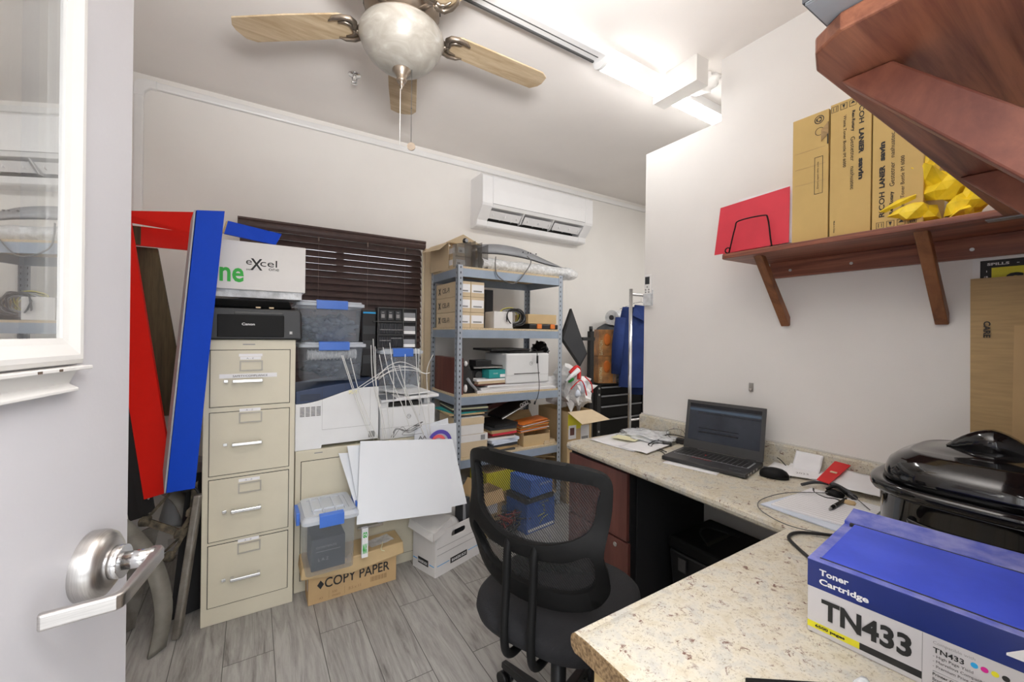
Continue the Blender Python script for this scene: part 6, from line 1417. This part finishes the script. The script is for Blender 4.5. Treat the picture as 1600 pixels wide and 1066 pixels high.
# toner cartridge box
u_ = Vector((.1, -.995, 0)).normalized(); ang = math.degrees(math.atan2(u_.y, u_.x))
tn_ = T('toner_cartridge_box', 'blue and white toner cartridge box marked TN433 in the foreground', 'box', (.973, .390, ZC), ang)
TL, TD, TH = .405, .345, .146
# local x along the printed face, y away from the camera
O(MB().box(0, TL, 0, TD, 0, TH), 'carton', 'toner_white', tn_, bevel=.0015)
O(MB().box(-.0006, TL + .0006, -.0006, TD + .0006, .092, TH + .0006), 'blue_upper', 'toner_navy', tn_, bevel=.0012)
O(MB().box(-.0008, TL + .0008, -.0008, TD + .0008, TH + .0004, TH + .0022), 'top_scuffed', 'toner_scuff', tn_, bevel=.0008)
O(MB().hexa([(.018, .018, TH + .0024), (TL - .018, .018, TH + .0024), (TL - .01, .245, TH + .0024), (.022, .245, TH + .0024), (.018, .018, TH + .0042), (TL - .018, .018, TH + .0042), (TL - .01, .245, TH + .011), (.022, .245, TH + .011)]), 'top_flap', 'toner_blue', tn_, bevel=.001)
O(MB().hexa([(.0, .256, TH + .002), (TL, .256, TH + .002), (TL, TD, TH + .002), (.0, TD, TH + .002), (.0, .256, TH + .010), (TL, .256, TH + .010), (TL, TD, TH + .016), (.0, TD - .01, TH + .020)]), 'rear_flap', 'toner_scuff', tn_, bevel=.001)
O(MB().box(.012, TL, .2462, .2558, TH + .0022, TH + .0085), 'flap_gap', 'dark_gap', tn_)
O(MB().box(.016, TL, .0155, .0178, TH + .0020, TH + .0036), 'flap_edge', 'dark_gap', tn_)
F = lambda x, z: (x, -.0008, z)
TX(tn_, 'Toner', F(.020, .122), X, Z, .047, .012, 'print_white', bold=.03, name='white_lettering')
TX(tn_, 'Cartridge', F(.020, .100), X, Z, .077, .0155, 'print_white', bold=.03, name='white_lettering')
TX(tn_, 'TN433', F(.024, .036), X, Z, .132, .040, 'print_black', bold=.035, name='model_lettering')
O(MB().box(.0005, .084, -.0006, 0, .010, .0225), 'yellow_band', 'print_yellow', tn_); O(MB().box(.084, .1685, -.0006, 0, .010, .0225), 'black_band', 'print_black', tn_)
TX(tn_, '6500 pages', F(.014, .0125), X, Z, .048, .0075, 'print_black', bold=.03, name='page_lettering')
O(MB().box(.1685, .1692, -.0006, 0, .002, .091), 'divider_line', 'print_grey', tn_)
TX(tn_, 'Compatible with', F(.182, .079), X, Z, .048, .0065, 'print_grey', name='small_lettering')
TX(tn_, 'TN433', F(.182, .066), X, Z, .036, .009, 'print_black', bold=.02, name='small_lettering')
TX(tn_, '- High Page Yield', F(.182, .0565), X, Z, .046, .0060, 'print_black', name='small_lettering')
TX(tn_, '- Marvelous Compatibility', F(.182, .0480), X, Z, .066, .0060, 'print_black', name='small_lettering')
TX(tn_, '- Premium Print Quality', F(.182, .0395), X, Z, .062, .0060, 'print_black', name='small_lettering')
O(MB().box(.182, .27, -.0006, 0, .0335, .0338), 'thin_rule', 'print_grey', tn_)
TX(tn_, 'Printer Compatibility', F(.182, .0255), X, Z, .055, .0060, 'print_black', bold=.02, name='small_lettering')
TX(tn_, 'Brother HL-L8260CDW', F(.182, .0180), X, Z, .056, .0050, 'print_black', name='small_lettering')
TX(tn_, 'MFC-L8610CDW', F(.182, .0110), X, Z, .045, .0050, 'print_black', name='small_lettering')
for x, m_ in ((.229, 'print_cyan'), (.240, 'print_magenta'), (.251, 'print_yellow'), (.262, 'print_black')):
    O(MB().cyl((x, 0, .072), (x, -.0007, .072), .0042, 18), 'colour_dot', m_, tn_)
TX(tn_, '4', F(.262, .100), X, Z, .034, .034, 'print_white', bold=.03, name='white_lettering')

tb5 = T('black_tablet', 'thin black slab lying flat at the bottom edge by the toner box', 'tablet', (.727, .385, ZC), math.degrees(math.atan2(-.58, .81)))
O(MB().box(0, .27, -.20, 0, 0, .012), 'body', 'black_satin', tb5, bevel=.003)
tag(O(MB().blob((.865, .265, ZC + .022), (.02, .012, .010), 4, .5, 2, 2), 'cellophane_scrap', 'clear_film'), 'crumpled scrap of clear film on the thin black slab', 'scrap')

# under the counter
sr = T('paper_shredder', 'black bin-type shredder on the floor under the main counter', 'shredder', (1.75, 1.00, 0))
O(MB().hexa([(.02, .02, 0), (.32, .02, 0), (.32, .28, 0), (.02, .28, 0), (0, 0, .32), (.34, 0, .32), (.34, .30, .32), (0, .30, .32)]), 'bin', 'black_plastic', sr, bevel=.01)
O(MB().box(-.005, .345, -.005, .305, .322, .385), 'head', 'black_satin', sr, bevel=.015, seg=3); O(MB().box(.05, .29, .13, .15, .3845, .387), 'feed_slot', 'dark_gap', sr)
O(MB().tube(smooth([(1.80 - 1.75, .12, .388), (.10, .2, .41), (.2, .22, .40), (.26, .10, .39)], 6), .004, 8), 'cord', 'cable_black', sr)
O(MB().box(-.012, -.005, .20, .24, .24, .30), 'badge', 'dark_grey_plastic', sr)
tag(O(MB().blob((1.98, .80, .19), (.12, .14, .18), 3, .15, 1.4, 3, flat=.002), 'black_backpack', 'black_soft'), 'rounded black bag on the floor under the counter near the shredder', 'bag')

# ================================================================== OFFICE CHAIR
oc_ = T('office_chair', 'black mesh-back office chair standing in front of the counters', 'office chair', (.885, 1.085, 0), -65.8)
def bsurf(u, z):
    return Vector((u, -.205 - (z - .72) * .13 + 1.05 * u * u + .10 * max(0, z - .80) ** 2 - .035 * math.exp(-((z - .76) / .07) ** 2), z))

def sm2(p, n=4): return [(v.x, v.y) for v in smooth([(a, b_, 0) for a, b_ in p], n, True)]
outer = sm2([(-.236, .972), (-.18, .998), (-.06, 1.006), (.06, 1.006), (.18, .998), (.236, .972), (.240, .91), (.232, .83), (.226, .765), (.232, .70), (.222, .640), (.175, .590), (.07, .566), (-.07, .566), (-.175, .590), (-.222, .640), (-.232, .70), (-.226, .765), (-.232, .83), (-.240, .91)])
h_up = sm2([(-.205, .952), (-.10, .962), (0, .964), (.10, .962), (.205, .952), (.203, .90), (.190, .835), (.150, .800), (.07, .775), (0, .770), (-.07, .775), (-.150, .800), (-.190, .835), (-.203, .90)])
h_lo = sm2([(-.195, .765), (-.13, .742), (-.05, .730), (.05, .730), (.13, .742), (.195, .765), (.198, .70), (.180, .655), (.12, .628), (0, .618), (-.12, .628), (-.180, .655), (-.198, .70)])
def region(out, holes, step=.022):
    pts = list(out); ed = [(i, (i + 1) % len(out)) for i in range(len(out))]
    for h_ in holes:
        o = len(pts); pts += h_; ed += [(o + i, o + (i + 1) % len(h_)) for i in range(len(h_))]
    x = min(p[0] for p in out); xm = max(p[0] for p in out); y0_ = min(p[1] for p in out); ym = max(p[1] for p in out)
    while x < xm:
        y = y0_
        while y < ym:
            if inpoly((x, y), out) and not any(inpoly((x, y), h_) for h_ in holes): pts.append((x, y))
            y += step
        x += step
    r_ = delaunay_2d_cdt([Vector(p) for p in pts], ed, [], 0, 1e-7)
    V_ = r_[0]; F_ = []
    for f in r_[2]:
        c_ = (sum(V_[i].x for i in f) / len(f), sum(V_[i].y for i in f) / len(f))
        if inpoly(c_, out) and not any(inpoly(c_, h_) for h_ in holes): F_.append(tuple(f))
    return V_, F_
V_, F_ = region(outer, [h_up, h_lo])
O(MB().add([bsurf(v.x, v.y) for v in V_], F_, True), 'back_frame', 'black_satin', oc_, solid=.024, bevel=.006)
for h_, nm in ((h_up, 'upper_mesh'), (h_lo, 'lower_mesh')):
    V_, F_ = region(h_, [])
    O(MB().add([bsurf(v.x, v.y) + Vector((0, .004, 0)) for v in V_], F_, True), nm, 'chair_mesh', oc_)
for u in (-.045, .045):
    O(MB().tube(smooth([(u, -.243, .765), (u, -.252, .72), (u, -.256, .62), (u, -.262, .54), (u, -.262, .47), (u, -.245, .425), (u, -.20, .405), (u, -.10, .405), (u * .8, 0, .405)], 5), .0125, 12), 'back_support', 'black_satin', oc_)
O(MB().lathe([(0, .425), (.60, .425), (.86, .432), (.97, .452), (1.0, .475), (.985, .498), (.93, .512), (.6, .520), (0, .522)], n=64, sx=.250, sy=.250, p=3.0), 'seat', 'fabric_black', oc_)
O(MB().lathe([(0, .405), (.70, .405), (.80, .415), (.85, .424), (0, .424)], n=48, sx=.245, sy=.245, p=3.0), 'seat_pan', 'black_plastic', oc_)
O(MB().box(-.07, .07, -.12, .10, .375, .4045), 'tilt_mechanism', 'black_plastic', oc_, bevel=.006)
O(MB().cyl((0, 0, .22), (0, 0, .375), .0145, 20), 'gas_piston', 'chrome', oc_); O(MB().cyl((0, 0, .09), (0, 0, .27), .026, 20), 'column_cover', 'black_plastic', oc_)
O(MB().tube([(.06, .03, .39), (.20, .05, .39), (.25, .05, .385)], [.005, .005, .008], 8), 'height_lever', 'black_plastic', oc_)
for k in range(5):
    a = R(72 * k + 20); e1 = Vector((math.cos(a), math.sin(a), 0)); e2 = Vector((-math.sin(a), math.cos(a), 0))
    lg = O(MB().hexa([e1 * .02 - e2 * .022 + Z * .085, e1 * .29 - e2 * .013 + Z * .062, e1 * .29 + e2 * .013 + Z * .062, e1 * .02 + e2 * .022 + Z * .085, e1 * .02 - e2 * .020 + Z * .125, e1 * .29 - e2 * .011 + Z * .085, e1 * .29 + e2 * .011 + Z * .085, e1 * .02 + e2 * .020 + Z * .125]), 'base_leg', 'black_plastic', oc_, bevel=.004)
    c_ = e1 * .28 + Z * .026
    O(MB().cyl(c_ - e2 * .022, c_ - e2 * .006, .026, 18).cyl(c_ + e2 * .006, c_ + e2 * .022, .026, 18).cyl(c_ + Z * .0, c_ + Z * .045, .006, 8), 'caster', 'black_plastic', lg)
tag(O(MB().blob((1.16, .72, .09), (.06, .05, .085), 8, .5, 2, 3, flat=.002), 'clear_sack', 'clear_film'), 'crumpled clear plastic sack on the floor beside the chair column', 'bag')
